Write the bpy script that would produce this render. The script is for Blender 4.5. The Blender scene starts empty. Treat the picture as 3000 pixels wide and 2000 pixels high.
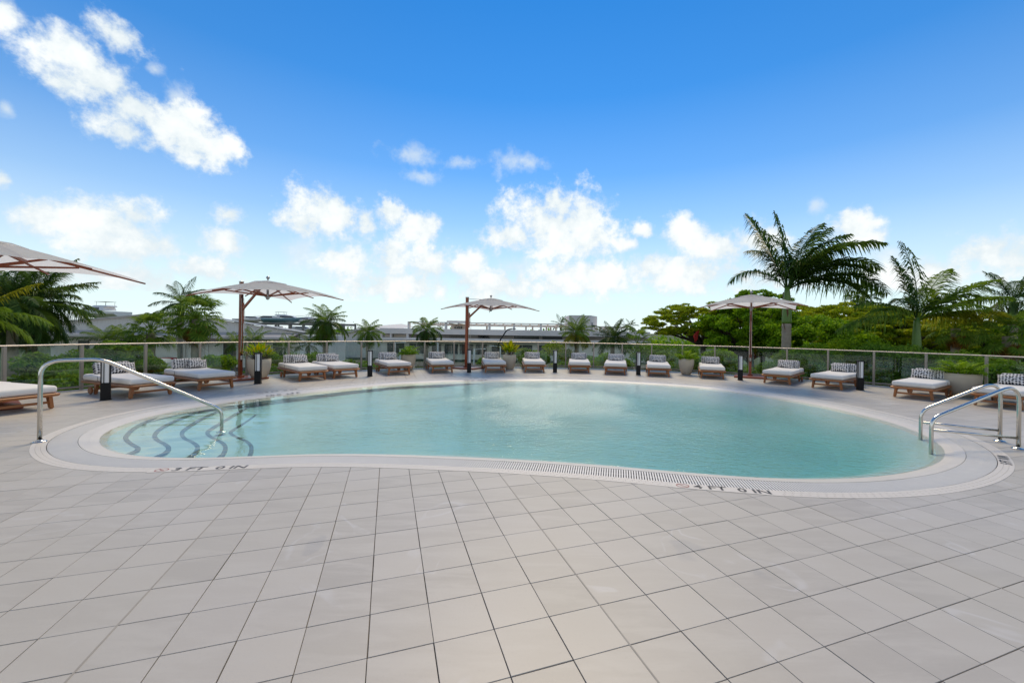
import bpy, bmesh, math, random
import numpy as np
from mathutils import Vector, Matrix

random.seed(7); rng = np.random.default_rng(7)
R = math.radians
scene = bpy.context.scene
col = scene.collection

# ---------------------------------------------------------------- camera
F, CX, CY, PH, HC = 1192.83, 1545.86, 970.52, .01496, 1.5095      # measured on the paving grid
cd = bpy.data.cameras.new('camera'); cam = bpy.data.objects.new('camera', cd); col.objects.link(cam)
cd.sensor_width = 36; cd.lens = F / 3000 * 36
cd.shift_x = (1500 - CX) / 3000; cd.shift_y = -(1000 - CY) / 3000
cd.clip_start = .05; cd.clip_end = 6000
cam.location = (0, 0, HC); cam.rotation_euler = (R(90), -PH, 0)
scene.camera = cam
# ---------------------------------------------------------------- light, exposure
SUN_EL, SUN_AZ = R(53), R(5)
SKY_STRENGTH = .106
sd = bpy.data.lights.new('sun', 'SUN'); sun = bpy.data.objects.new('sun', sd); col.objects.link(sun)
sd.energy = 2.5; sd.angle = R(26); sd.color = (1, .91, .79)
sdir = Vector((math.sin(SUN_AZ) * math.cos(SUN_EL), math.cos(SUN_AZ) * math.cos(SUN_EL), math.sin(SUN_EL)))
sun.rotation_euler = (-sdir).to_track_quat('-Z', 'Y').to_euler()
scene.view_settings.view_transform = 'Standard'; scene.view_settings.look = 'None'
scene.view_settings.exposure = 0.06; scene.view_settings.gamma = 1; scene.view_settings.use_white_balance = True; scene.view_settings.white_balance_temperature = 8700; scene.view_settings.white_balance_tint = 4; scene.view_settings.use_curve_mapping = False
scene.cycles.max_bounces = 8; scene.cycles.transparent_max_bounces = 24
scene.cycles.caustics_reflective = False; scene.cycles.caustics_refractive = False

c_, s_ = math.cos(PH), math.sin(PH)
def ray(x, y):
    dx, dy = x - CX, y - CY
    return c_ * dx + s_ * dy, F, s_ * dx - c_ * dy
def gnd(x, y, z=0.0):
    u, f, w = ray(x, y); t = (z - HC) / w
    return Vector((u * t, f * t, z))
def at(x, y, Y):
    u, f, w = ray(x, y); t = Y / f
    return Vector((u * t, Y, HC + w * t))
def proj(X, Y, Z):
    if Y < .1: return None
    u, v = F * X / Y, -F * (Z - HC) / Y
    return CX + c_ * u - s_ * v, CY + s_ * u + c_ * v

# ---------------------------------------------------------------- node helper
class NT:
    def __init__(s, tree): s.t = tree; s.n = tree.nodes; s.l = tree.links
    def new(s, typ, **kw):
        n = s.n.new(typ)
        for k, v in kw.items():
            if k == 'inp':
                for a, b in v.items():
                    if hasattr(b, 'links') or isinstance(b, bpy.types.NodeSocket): s.l.new(b, n.inputs[a])
                    else: n.inputs[a].default_value = b
            else: setattr(n, k, v)
        return n
    def math(s, op, a, b=0.0, c=None, clamp=False):
        n = s.n.new('ShaderNodeMath'); n.operation = op; n.use_clamp = clamp
        for i, v in enumerate((a, b, c)):
            if v is None: continue
            if isinstance(v, bpy.types.NodeSocket): s.l.new(v, n.inputs[i])
            else: n.inputs[i].default_value = v
        return n.outputs[0]
    def mix(s, f, a, b):
        n = s.n.new('ShaderNodeMix'); n.data_type = 'RGBA'
        for i, v in ((0, f), (6, a), (7, b)):
            if isinstance(v, bpy.types.NodeSocket): s.l.new(v, n.inputs[i])
            else: n.inputs[i].default_value = v if i == 0 else (tuple(v) + (1,))[:4]
        return n.outputs[2]
    def noise(s, vec, scale, detail=4, rough=.55, dist=0.0):
        n = s.n.new('ShaderNodeTexNoise'); n.inputs['Scale'].default_value = scale
        n.inputs['Detail'].default_value = detail; n.inputs['Roughness'].default_value = rough
        n.inputs['Distortion'].default_value = dist
        if vec is not None: s.l.new(vec, n.inputs['Vector'])
        return n.outputs[0]
    def ramp(s, f, stops):
        n = s.n.new('ShaderNodeValToRGB'); s.l.new(f, n.inputs[0])
        e = n.color_ramp.elements
        while len(e) < len(stops): e.new(.5)
        for i, (p, c) in enumerate(stops):
            e[i].position = p; e[i].color = tuple(c) + (1,) if not isinstance(c, (int, float)) else (c, c, c, 1)
        return n.outputs[0]
    def mrange(s, v, a, b, c=0.0, d=1.0, smooth=True):
        n = s.n.new('ShaderNodeMapRange'); n.interpolation_type = 'SMOOTHSTEP' if smooth else 'LINEAR'
        s.l.new(v, n.inputs[0])
        for i, x in enumerate((a, b, c, d)): n.inputs[i + 1].default_value = x
        return n.outputs[0]
    def bump(s, h, strength, dist, normal=None):
        n = s.n.new('ShaderNodeBump'); n.inputs['Strength'].default_value = strength; n.inputs['Distance'].default_value = dist
        s.l.new(h, n.inputs['Height'])
        if normal is not None: s.l.new(normal, n.inputs['Normal'])
        return n.outputs[0]
    def coord(s, kind='Object'):
        return s.n.new('ShaderNodeTexCoord').outputs[kind]
    def pos(s): return s.n.new('ShaderNodeNewGeometry').outputs['Position']

# ---------------------------------------------------------------- world: sky with broken cumulus
world = bpy.data.worlds.new('World'); scene.world = world; world.use_nodes = True
W = NT(world.node_tree); W.n.clear()
wo = W.new('ShaderNodeOutputWorld'); 
sky = W.new('ShaderNodeTexSky'); sky.sky_type = 'NISHITA'; sky.sun_disc = False
sky.sun_elevation = SUN_EL; sky.sun_rotation = SUN_AZ; sky.altitude = 0; sky.air_density = 1.0; sky.dust_density = 0.0; sky.ozone_density = 2.0
hs = W.new('ShaderNodeHueSaturation', inp={'Hue': .500, 'Saturation': 2.0, 'Value': 1.75, 'Color': sky.outputs[0]})
dirv = W.coord('Generated'); sep = W.new('ShaderNodeSeparateXYZ', inp={0: dirv})
AZ = W.math('ARCTAN2', sep.outputs[0], sep.outputs[1]); EL = W.math('ARCSINE', sep.outputs[2])
ae = W.new('ShaderNodeCombineXYZ', inp={0: AZ, 1: EL}).outputs[0]
def warpn():
    n1 = W.noise(dirv, 13, 7, .6); n3 = W.noise(dirv, 40, 4, .65)
    return n1, W.math('ADD', W.math('MULTIPLY', W.math('SUBTRACT', n1, .5), 3.3), W.math('MULTIPLY', W.math('SUBTRACT', n3, .5), 1.5))
def azel(x, y):
    u, f, w = ray(x, y); return math.atan2(u, f), math.atan2(w, math.hypot(u, f))
def blobs(lst):
    cur = None
    for (x, y, rx, ry) in lst:
        a, e = azel(x, y); a1, _ = azel(x + rx, y); _, e1 = azel(x, y - ry)
        m = W.new('ShaderNodeMapping'); m.vector_type = 'TEXTURE'; W.l.new(ae, m.inputs[0])
        m.inputs[1].default_value = (a, e, 0); m.inputs[3].default_value = (a1 - a, e1 - e, 1)
        ln = W.new('ShaderNodeVectorMath', operation='LENGTH', inp={0: m.outputs[0]}).outputs['Value']
        cur = ln if cur is None else W.math('SMOOTH_MIN', cur, ln, .35)
    return cur
dense = [(344,103,80,50),(225,165,105,66),(190,240,84,56),(298,247,110,84),(402,321,118,82),(370,392,112,50),(517,373,116,84),(574,432,122,56),
         (12,30,50,50),(0,525,48,28),
         (115,635,85,58),(320,662,135,74),(402,630,80,50),(448,718,80,50),(345,722,145,62),
         (677,631,48,34),(670,714,80,44),
         (970,628,112,80),(890,652,80,54),(1143,626,46,48),(1227,668,76,48),(1073,656,38,54),
         (1625,655,155,94),(1630,593,64,48),(1499,692,94,48),(1718,700,94,54),(1709,631,50,58),
         (1148,757,54,64),(1255,780,58,58),(1372,780,52,52),
         (1905,780,64,48),(1887,677,30,24),(1835,715,38,20),(2014,686,76,48),(2106,728,120,54),(2234,716,80,60),(2504,675,70,54),(2484,645,28,32),(2550,702,54,26),(2897,731,118,56),(2973,757,84,66),
         (120,800,170,44),(380,812,170,42),(600,790,110,40),(1010,770,70,46),(1160,836,170,44),(1450,835,170,46),(1700,815,170,52),(2010,800,190,58),(2250,806,130,52),(2720,800,170,46)]
faint = [(517,287,48,44),(20,320,28,26),(455,205,26,18),(1210,455,90,34),(1237,518,50,22),(1349,476,52,20),
         (1485,472,40,38),(1555,478,54,26),(1522,785,78,42),(2387,604,28,26),(890,730,60,80),(1000,800,120,50),(2600,760,70,40)]
haze = W.ramp(W.math('DIVIDE', EL, R(45)), [(0, 1.0), (.10, .88), (.20, .66), (.32, .36), (.46, .15), (.66, .04), (1, 0)])
skyc = W.new('ShaderNodeVectorMath', operation='MULTIPLY', inp={0: hs.outputs[0], 1: (.0, .78, .99)}).outputs[0]
base = W.mix(haze, skyc, (7.2, 9.0, 12.0))
def region(lo, hi):                   # broken cumulus in one stretch of the horizon
    n1, warp = warpn()
    d = [q for q in dense if lo - 260 <= q[0] < hi + 260]; f = [q for q in faint if lo - 260 <= q[0] < hi + 260]
    D1 = W.math('ADD', W.math('SUBTRACT', 1.25, blobs(d)), warp)
    al = W.mrange(D1, -.15, .85)
    if f: al = W.math('MAXIMUM', al, W.math('MULTIPLY', W.mrange(W.math('ADD', W.math('SUBTRACT', 1.2, blobs(f)), warp), -.2, 1.4), .66))
    return finish(al, n1, D1)
def finish(al, n1, D):
    cc = W.mix(W.mrange(W.math('ADD', W.math('MULTIPLY', D, .22), W.math('MULTIPLY', n1, 1.25)), .55, 1.08), (6.3, 7.9, 10.8), (8.2, 9.5, 12.3))
    b_ = W.new('ShaderNodeBackground'); b_.inputs[1].default_value = SKY_STRENGTH; W.l.new(W.mix(al, base, cc), b_.inputs[0]); return b_.outputs[0]
def switch(f, a, b): return W.new('ShaderNodeMixShader', inp={0: f, 1: a, 2: b}).outputs[0]
# unseen cumulus beyond the field of view, thickened to cut the blue fill
nb = W.noise(dirv, 3.2, 2, .5); ng = W.noise(dirv, 13, 4, .58)
D3 = W.math('ADD', W.math('MULTIPLY', W.math('SUBTRACT', W.math('MULTIPLY', nb, W.mrange(EL, .04, .9, 1.0, .6)), .37), 6.0), W.math('MULTIPLY', W.math('SUBTRACT', ng, .5), 2.2))
fade = W.mrange(W.math('ABSOLUTE', AZ), .86, 1.1)
fade = W.math('MAXIMUM', fade, W.mrange(EL, R(43), R(55)))
other = finish(W.math('MULTIPLY', W.mrange(D3, -.05, .62), fade), ng, D3)
a_l, a_r = azel(805, 700)[0], azel(1785, 700)[0]
inner = switch(W.math('GREATER_THAN', AZ, a_l), region(-500, 805), switch(W.math('GREATER_THAN', AZ, a_r), region(805, 1785), region(1785, 3500)))
infr = W.math('MULTIPLY', W.math('LESS_THAN', W.math('ABSOLUTE', W.math('ADD', AZ, .02)), .97), W.math('MULTIPLY', W.math('LESS_THAN', EL, R(42)), W.math('GREATER_THAN', EL, R(3.5))))
W.l.new(switch(infr, other, inner), wo.inputs[0])
world.cycles.sampling_method = 'MANUAL'; world.cycles.sample_map_resolution = 256

# ---------------------------------------------------------------- materials
def mat(name):
    m = bpy.data.materials.new(name); m.use_nodes = True; t = NT(m.node_tree)
    b = m.node_tree.nodes['Principled BSDF']
    return m, t, b
def setb(b, **kw):
    for k, v in kw.items():
        k = {'color': 'Base Color', 'rough': 'Roughness', 'metal': 'Metallic', 'spec': 'Specular IOR Level'}.get(k, k)
        b.inputs[k].default_value = (tuple(v) + (1,))[:4] if isinstance(v, (tuple, list)) else v
def plain(name, color, rough=.6, metal=0, var=.08, scale=8, bumps=0.0, bscale=60, spec=.5):
    m, t, b = mat(name); setb(b, rough=rough, metal=metal, spec=spec)
    n = t.noise(t.pos(), scale, 5)
    lo = tuple(c * (1 - var * 1.6) for c in color); hi = tuple(min(1, c * (1 + var * 1.4)) for c in color)
    t.l.new(t.mix(n, lo, hi), b.inputs['Base Color'])
    if bumps: t.l.new(t.bump(t.noise(t.pos(), bscale, 4), bumps, .01), b.inputs['Normal'])
    return m
M = {}
TH, OX, OY, T = .3285, -.43097, 1.96705, .30
# deck paving: each slab gets its own tone from its place in the grid
m, t, b = mat('deck_paver'); M['tile'] = m
mp = t.new('ShaderNodeMapping'); mp.vector_type = 'TEXTURE'; t.l.new(t.pos(), mp.inputs[0])
mp.inputs[1].default_value = (OX, OY, 0); mp.inputs[2].default_value = (0, 0, TH); mp.inputs[3].default_value = (T, T, T)
fl = t.new('ShaderNodeVectorMath', operation='FLOOR', inp={0: mp.outputs[0]})
sx = t.new('ShaderNodeSeparateXYZ', inp={0: fl.outputs[0]}); cxy = t.new('ShaderNodeCombineXYZ', inp={0: sx.outputs[0], 1: sx.outputs[1]})
wn = t.new('ShaderNodeTexWhiteNoise', noise_dimensions='2D', inp={0: cxy.outputs[0]})
off = t.new('ShaderNodeVectorMath', operation='MULTIPLY_ADD', inp={0: wn.outputs['Color'], 1: (9, 9, 9), 2: t.pos()}).outputs[0]
mps = t.new('ShaderNodeMapping'); t.l.new(off, mps.inputs[0]); mps.inputs[2].default_value = (0, 0, -TH + .5); mps.inputs[3].default_value = (1.2, 5.5, 1)
streak = t.noise(mps.outputs[0], 1.6, 6, .62, .4)
big = t.noise(t.pos(), .33, 3); fine = t.noise(t.pos(), 55, 5, .7); med = t.noise(t.pos(), 2.3, 5, .6)
c1 = t.mix(wn.outputs['Value'], (.412, .367, .317), (.512, .457, .396))
c2 = t.mix(t.math('MULTIPLY', t.mrange(streak, .38, .68), .75), c1, (.52, .47, .412))
c3 = t.mix(t.math('MULTIPLY', t.mrange(big, .35, .65), .55), c2, (.465, .418, .345))
c4 = t.mix(t.math('MULTIPLY', t.mrange(fine, .55, .8), .18), c3, (.24, .215, .195))
# dried water marks: pale rims and a few darker damp patches
vo = t.noise(t.pos(), 1.15, 3, .5, .6)
mark = t.math('MULTIPLY', t.mrange(t.math('ABSOLUTE', t.math('SUBTRACT', vo, .62)), .016, .002), t.mrange(med, .42, .62))
c5 = t.mix(t.math('MULTIPLY', mark, .38), c4, (.60, .57, .55))
damp = t.math('MULTIPLY', t.mrange(vo, .675, .695), .2)
c6 = t.mix(damp, c5, (.30, .265, .23))
t.l.new(c6, b.inputs['Base Color'])
t.l.new(t.math('ADD', t.math('ADD', .30, t.math('MULTIPLY', big, .30)), t.math('MULTIPLY', damp, -.35)), b.inputs['Roughness'])
setb(b, spec=.45)
t.l.new(t.bump(fine, .10, .003), b.inputs['Normal'])
m, t, b = mat('joint_grit'); M['joint'] = m; setb(b, rough=.95)
t.l.new(t.mix(t.mrange(t.noise(t.pos(), 1.7, 4, .6), .42, .62), (.055, .046, .04), (.27, .235, .20)), b.inputs['Base Color'])
M['sealant'] = plain('joint_sealant', (.34, .305, .26), .75, var=.16, scale=9)
M['coping'] = plain('coping_tile', (.68, .61, .53), .45, var=.05, scale=25)
M['border'] = plain('pool_border', (.66, .60, .53), .38, var=.06, scale=4, bumps=.05)
M['grate'] = plain('grate_plastic', (.80, .74, .67), .42, var=.04)
M['trough'] = plain('trough_dark', (.02, .018, .016), .8)
M['plaster'] = plain('pool_plaster', (.55, .70, .69), .7, var=.05, scale=1.2)
M['navy'] = plain('step_edge_tile', (.105, .125, .14), .5)
M['letter'] = plain('letter_black', (.035, .03, .028), .5)
M['signred'] = plain('marker_red', (.36, .06, .04), .5)
# water
m, t, b = mat('pool_water'); M['water'] = m; t.n.remove(b)
P = t.pos(); sp = t.new('ShaderNodeSeparateXYZ', inp={0: P})
wind = t.math('ADD', t.mrange(t.math('ADD', sp.outputs[0], t.math('MULTIPLY', sp.outputs[1], .15)), -4.5, 2.2, .12, 1.0),
              t.math('MULTIPLY', t.math('SUBTRACT', t.noise(P, .42, 2), .5), 2.2), clamp=True)
mw = t.new('ShaderNodeMapping'); t.l.new(P, mw.inputs[0]); mw.inputs[2].default_value = (0, 0, R(-18)); mw.inputs[3].default_value = (.75, 1.25, 1)
r1 = t.noise(mw.outputs[0], 2.6, 2, .5, .3); r2 = t.noise(mw.outputs[0], 11, 3, .6, .5); r3 = t.noise(mw.outputs[0], 34, 2, .6, .3)
h = t.math('ADD', t.math('MULTIPLY', r1, .22), t.math('MULTIPLY', wind, t.math('ADD', t.math('MULTIPLY', r2, .34), t.math('MULTIPLY', r3, .11))))
gm = t.new('ShaderNodeMapping'); gm.vector_type = 'TEXTURE'; t.l.new(P, gm.inputs[0]); gm.inputs[1].default_value = (.45, 9.3, 0); gm.inputs[3].default_value = (2.2, 3.2, 1)
gl_ = t.new('ShaderNodeVectorMath', operation='LENGTH', inp={0: gm.outputs[0]}).outputs['Value']
gust = t.math('MULTIPLY', t.mrange(t.math('ADD', gl_, t.math('MULTIPLY', t.math('SUBTRACT', t.noise(P, .8, 4), .5), 1.5)), 1.38, .18), 1.0)
gm2 = t.new('ShaderNodeMapping'); gm2.vector_type = 'TEXTURE'; t.l.new(P, gm2.inputs[0]); gm2.inputs[1].default_value = (3.0, 6.7, 0); gm2.inputs[3].default_value = (2.6, 1.5, 1)
gl2 = t.new('ShaderNodeVectorMath', operation='LENGTH', inp={0: gm2.outputs[0]}).outputs['Value']
gust2 = t.math('MULTIPLY', t.mrange(t.math('ADD', gl2, t.math('MULTIPLY', t.math('SUBTRACT', t.noise(P, 1.0, 4), .5), 1.6)), 1.5, .0), .6)
gust = t.math('MAXIMUM', gust, gust2)
h = t.math('ADD', h, t.math('MULTIPLY', gust, t.math('ADD', t.math('ADD', t.math('MULTIPLY', r3, .10), t.math('MULTIPLY', r2, .12)), t.math('MULTIPLY', t.noise(mw.outputs[0], 75, 2, .6), .10))))
bn = t.bump(h, 1.0, .04)
fr = t.new('ShaderNodeFresnel', inp={'IOR': 1.33, 'Normal': bn})
tr = t.new('ShaderNodeBsdfTransparent', inp={'Color': (.93, .985, .98, 1)})
ms_ = t.new('ShaderNodeMapping'); t.l.new(P, ms_.inputs[0]); ms_.inputs[3].default_value = (1, .45, 1)
spk = t.mrange(t.noise(ms_.outputs[0], 60, 3, .8), .44, .61)
rgh = t.math('ADD', .035, t.math('MULTIPLY', t.math('MULTIPLY', gust, spk), .50))
gl = t.new('ShaderNodeBsdfGlossy', inp={'Roughness': rgh, 'Normal': bn, 'Color': (1, 1, 1, 1)})
ms = t.new('ShaderNodeMixShader', inp={0: fr.outputs[0], 1: tr.outputs[0], 2: gl.outputs[0]})
out = t.n['Material Output']; t.l.new(ms.outputs[0], out.inputs['Surface'])
va = t.new('ShaderNodeVolumeAbsorption', inp={'Color': (.16, .84, .84, 1), 'Density': .62})
t.l.new(va.outputs[0], out.inputs['Volume'])
# wood
def wood(name, a, c, rough=.42):
    m, t, b = mat(name); setb(b, rough=rough)
    oi = t.new('ShaderNodeObjectInfo')
    mp = t.new('ShaderNodeMapping'); t.l.new(t.coord('Object'), mp.inputs[0]); mp.inputs[3].default_value = (14, 3, 14)
    g = t.noise(mp.outputs[0], 2.2, 6, .65, .8); k = t.mix(g, a, c)
    k2 = t.mix(t.math('MULTIPLY', oi.outputs['Random'], .45), k, tuple(x * .62 for x in a))
    t.l.new(k2, b.inputs['Base Color']); t.l.new(t.bump(g, .08, .004), b.inputs['Normal'])
    return m
M['teak'] = wood('teak', (.30, .095, .028), (.46, .17, .055))
M['pole'] = wood('eucalyptus_pole', (.23, .045, .016), (.36, .085, .032), .35)
# fabrics
def fabric(name, c, var=.05):
    m, t, b = mat(name); setb(b, rough=.9, spec=.15)
    o = t.coord('Object'); n = t.noise(o, 3, 4); w = t.noise(o, 420, 2)
    k = t.mix(n, tuple(x * (1 - var) for x in c), tuple(min(1, x * (1 + var)) for x in c))
    t.l.new(k, b.inputs['Base Color']); t.l.new(t.bump(t.math('ADD', t.math('MULTIPLY', w, .2), t.noise(o, 9, 3)), .12, .01), b.inputs['Normal'])
    return m
M['mattress'] = fabric('mattress_cloth', (.75, .715, .675))
m, t, b = mat('dotted_cloth'); M['dots'] = m; setb(b, rough=.9, spec=.15)
o = t.coord('Object'); oi = t.new('ShaderNodeObjectInfo')
so = t.new('ShaderNodeSeparateXYZ', inp={0: o})
o2 = t.new('ShaderNodeCombineXYZ', inp={0: t.math('MULTIPLY', t.math('ADD', so.outputs[0], t.math('MULTIPLY', oi.outputs['Random'], .2)), 19.0), 1: t.math('MULTIPLY', t.math('ADD', so.outputs[2], t.math('MULTIPLY', so.outputs[1], .5)), 23.0)}).outputs[0]
vr = t.new('ShaderNodeTexVoronoi', voronoi_dimensions='2D', inp={'Vector': o2, 'Scale': 1.0, 'Randomness': .3})
ds = t.math('ADD', vr.outputs['Distance'], t.math('MULTIPLY', t.math('SUBTRACT', t.noise(o, 90, 3), .5), .22))
t.l.new(t.mix(t.mrange(ds, .33, .39), (.022, .022, .03), (.70, .67, .64)), b.inputs['Base Color'])
# canopy lets some light through
m, t, b = mat('canopy_cloth'); M['canopy'] = m
n = t.noise(t.coord('Object'), 2.2, 4)
kc = t.mix(n, (.80, .785, .755), (.86, .845, .82)); setb(b, rough=.9, spec=.1); t.l.new(kc, b.inputs['Base Color'])
tl = t.new('ShaderNodeBsdfTranslucent', inp={'Color': kc}); mx = t.new('ShaderNodeMixShader', inp={0: .62, 1: b.outputs[0], 2: tl.outputs[0]})
t.l.new(mx.outputs[0], t.n['Material Output'].inputs[0])
M['steel'] = plain('stainless', (.62, .60, .56), .17, 1.0, var=.06, scale=14)
M['hardware'] = plain('hardware_metal', (.42, .41, .40), .35, 1.0)
M['black'] = plain('black_metal', (.010, .010, .011), .45, 0, var=.1, spec=.18)
M['diffuser'] = plain('lamp_diffuser', (.80, .80, .80), .35, var=.02)
M['rail'] = plain('champagne_aluminium', (.42, .375, .325), .34, .75, var=.04)
M['post'] = plain('bronze_aluminium', (.345, .295, .245), .42, .35, var=.05)
M['stone'] = plain('planter_stone', (.50, .425, .33), .8, var=.09, scale=5, bumps=.18, bscale=40)
M['soil'] = plain('soil', (.05, .035, .022), .95)
M['rope'] = plain('rope', (.55, .52, .48), .8)
# glass
m, t, b = mat('rail_glass'); M['glass'] = m; t.n.remove(b)
lw = t.new('ShaderNodeFresnel', inp={'IOR': 1.5})
trn = t.new('ShaderNodeBsdfTransparent', inp={'Color': (.85, .91, .88, 1)})
gls = t.new('ShaderNodeBsdfGlossy', inp={'Roughness': .015, 'Color': (.9, .97, .94, 1)})
f2 = t.math('MULTIPLY', lw.outputs[0], .95, clamp=True)
ms = t.new('ShaderNodeMixShader', inp={0: f2, 1: trn.outputs[0], 2: gls.outputs[0]}); t.l.new(ms.outputs[0], t.n['Material Output'].inputs[0])
# foliage
def leaf(name, stops, trans=.35, rough=.45, patch=.35):
    m, t, b = mat(name); setb(b, rough=rough + .15, spec=.12)
    g = t.new('ShaderNodeNewGeometry'); rnd = g.outputs['Random Per Island']
    big = t.noise(g.outputs['Position'], .9, 3)
    v = t.math('ADD', t.math('MULTIPLY', rnd, 1 - patch), t.math('MULTIPLY', t.mrange(big, .3, .7), patch))
    k = t.ramp(v, stops); t.l.new(k, b.inputs['Base Color'])
    tl = t.new('ShaderNodeBsdfTranslucent', inp={'Color': t.mix(.35, k, (.14, .20, .01))})
    mx = t.new('ShaderNodeMixShader', inp={0: trans, 1: b.outputs[0], 2: tl.outputs[0]}); t.l.new(mx.outputs[0], t.n['Material Output'].inputs[0])
    return m
M['palm'] = leaf('palm_leaf', [(0, (.018, .050, .014)), (.5, (.050, .12, .026)), (1, (.14, .24, .055))], .45, .25)
M['palm_yellow'] = leaf('palm_leaf_yellow', [(0, (.17, .20, .02)), (.5, (.36, .33, .035)), (1, (.52, .42, .05))], .55)
M['palm_bright'] = leaf('palm_leaf_bright', [(0, (.06, .14, .02)), (.5, (.18, .31, .04)), (1, (.38, .47, .08))], .5)
M['palm_dead'] = leaf('palm_leaf_dead', [(0, (.14, .04, .010)), (.5, (.34, .12, .030)), (1, (.50, .24, .075))], .35)
M['tree_yellow'] = leaf('tree_leaf_yellow', [(0, (.10, .19, .012)), (.45, (.31, .40, .020)), (1, (.62, .58, .04))], .5)
M['tree_dark'] = leaf('tree_leaf_dark', [(0, (.045, .13, .008)), (.5, (.19, .40, .02)), (1, (.45, .62, .04))], .5)
M['shrub'] = leaf('shrub_leaf', [(0, (.055, .13, .016)), (.5, (.15, .29, .03)), (1, (.33, .45, .05))], .5)
M['shrub_bright'] = leaf('shrub_leaf_bright', [(0, (.10, .20, .012)), (.5, (.22, .38, .02)), (1, (.38, .50, .025))], .52)
M['pot_green'] = leaf('pot_leaf_green', [(0, (.09, .20, .012)), (.5, (.20, .38, .02)), (1, (.36, .52, .035))], .5)
M['pot_yellow'] = leaf('pot_leaf_yellow', [(0, (.15, .24, .012)), (.4, (.48, .45, .015)), (1, (.80, .56, .012))], .5)
M['trunk'] = plain('palm_trunk', (.33, .26, .20), .85, var=.25, scale=6, bumps=.5, bscale=14)
M['shaft'] = plain('palm_crownshaft', (.10, .20, .03), .4, var=.15, scale=2)
M['husk'] = plain('palm_husk', (.16, .07, .03), .8, var=.4, scale=7)
M['bark'] = plain('tree_bark', (.075, .055, .042), .9, var=.3, scale=5)
M['concrete'] = plain('terminal_concrete', (.76, .705, .65), .85, var=.06, scale=.35)
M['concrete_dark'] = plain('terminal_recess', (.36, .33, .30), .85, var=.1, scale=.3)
M['beam'] = plain('terminal_beam', (.76, .67, .57), .8, var=.06, scale=.5)
M['winglass'] = plain('dark_window', (.05, .06, .065), .12, 0, var=.2, spec=.8)
M['metalwall'] = plain('corrugated_wall', (.70, .66, .62), .6, .0, var=.06, scale=.4)
M['metalroof'] = plain('metal_roof', (.46, .44, .42), .4, .3, var=.05, scale=.4)
M['boat_white'] = plain('gelcoat_white', (.72, .70, .68), .25, var=.04)
M['boat_teal'] = plain('gelcoat_teal', (.10, .24, .29), .25, var=.05)
M['boat_dark'] = plain('boat_tinted', (.03, .03, .035), .2)
M['galv'] = plain('galvanised', (.20, .19, .18), .5, .5)
M['white'] = plain('white_paint', (.74, .74, .73), .5, var=.03)
M['red'] = plain('red_paint', (.50, .035, .03), .4, var=.1)
M['redcloth'] = plain('red_cloth', (.55, .03, .022), .75, var=.25, scale=9)
M['asphalt'] = plain('asphalt', (.075, .072, .068), .9, var=.2, scale=.5)
M['lawn'] = plain('lawn', (.045, .075, .022), .95, var=.35, scale=.15)
M['rubber'] = plain('rubber', (.02, .02, .02), .7)

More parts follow.
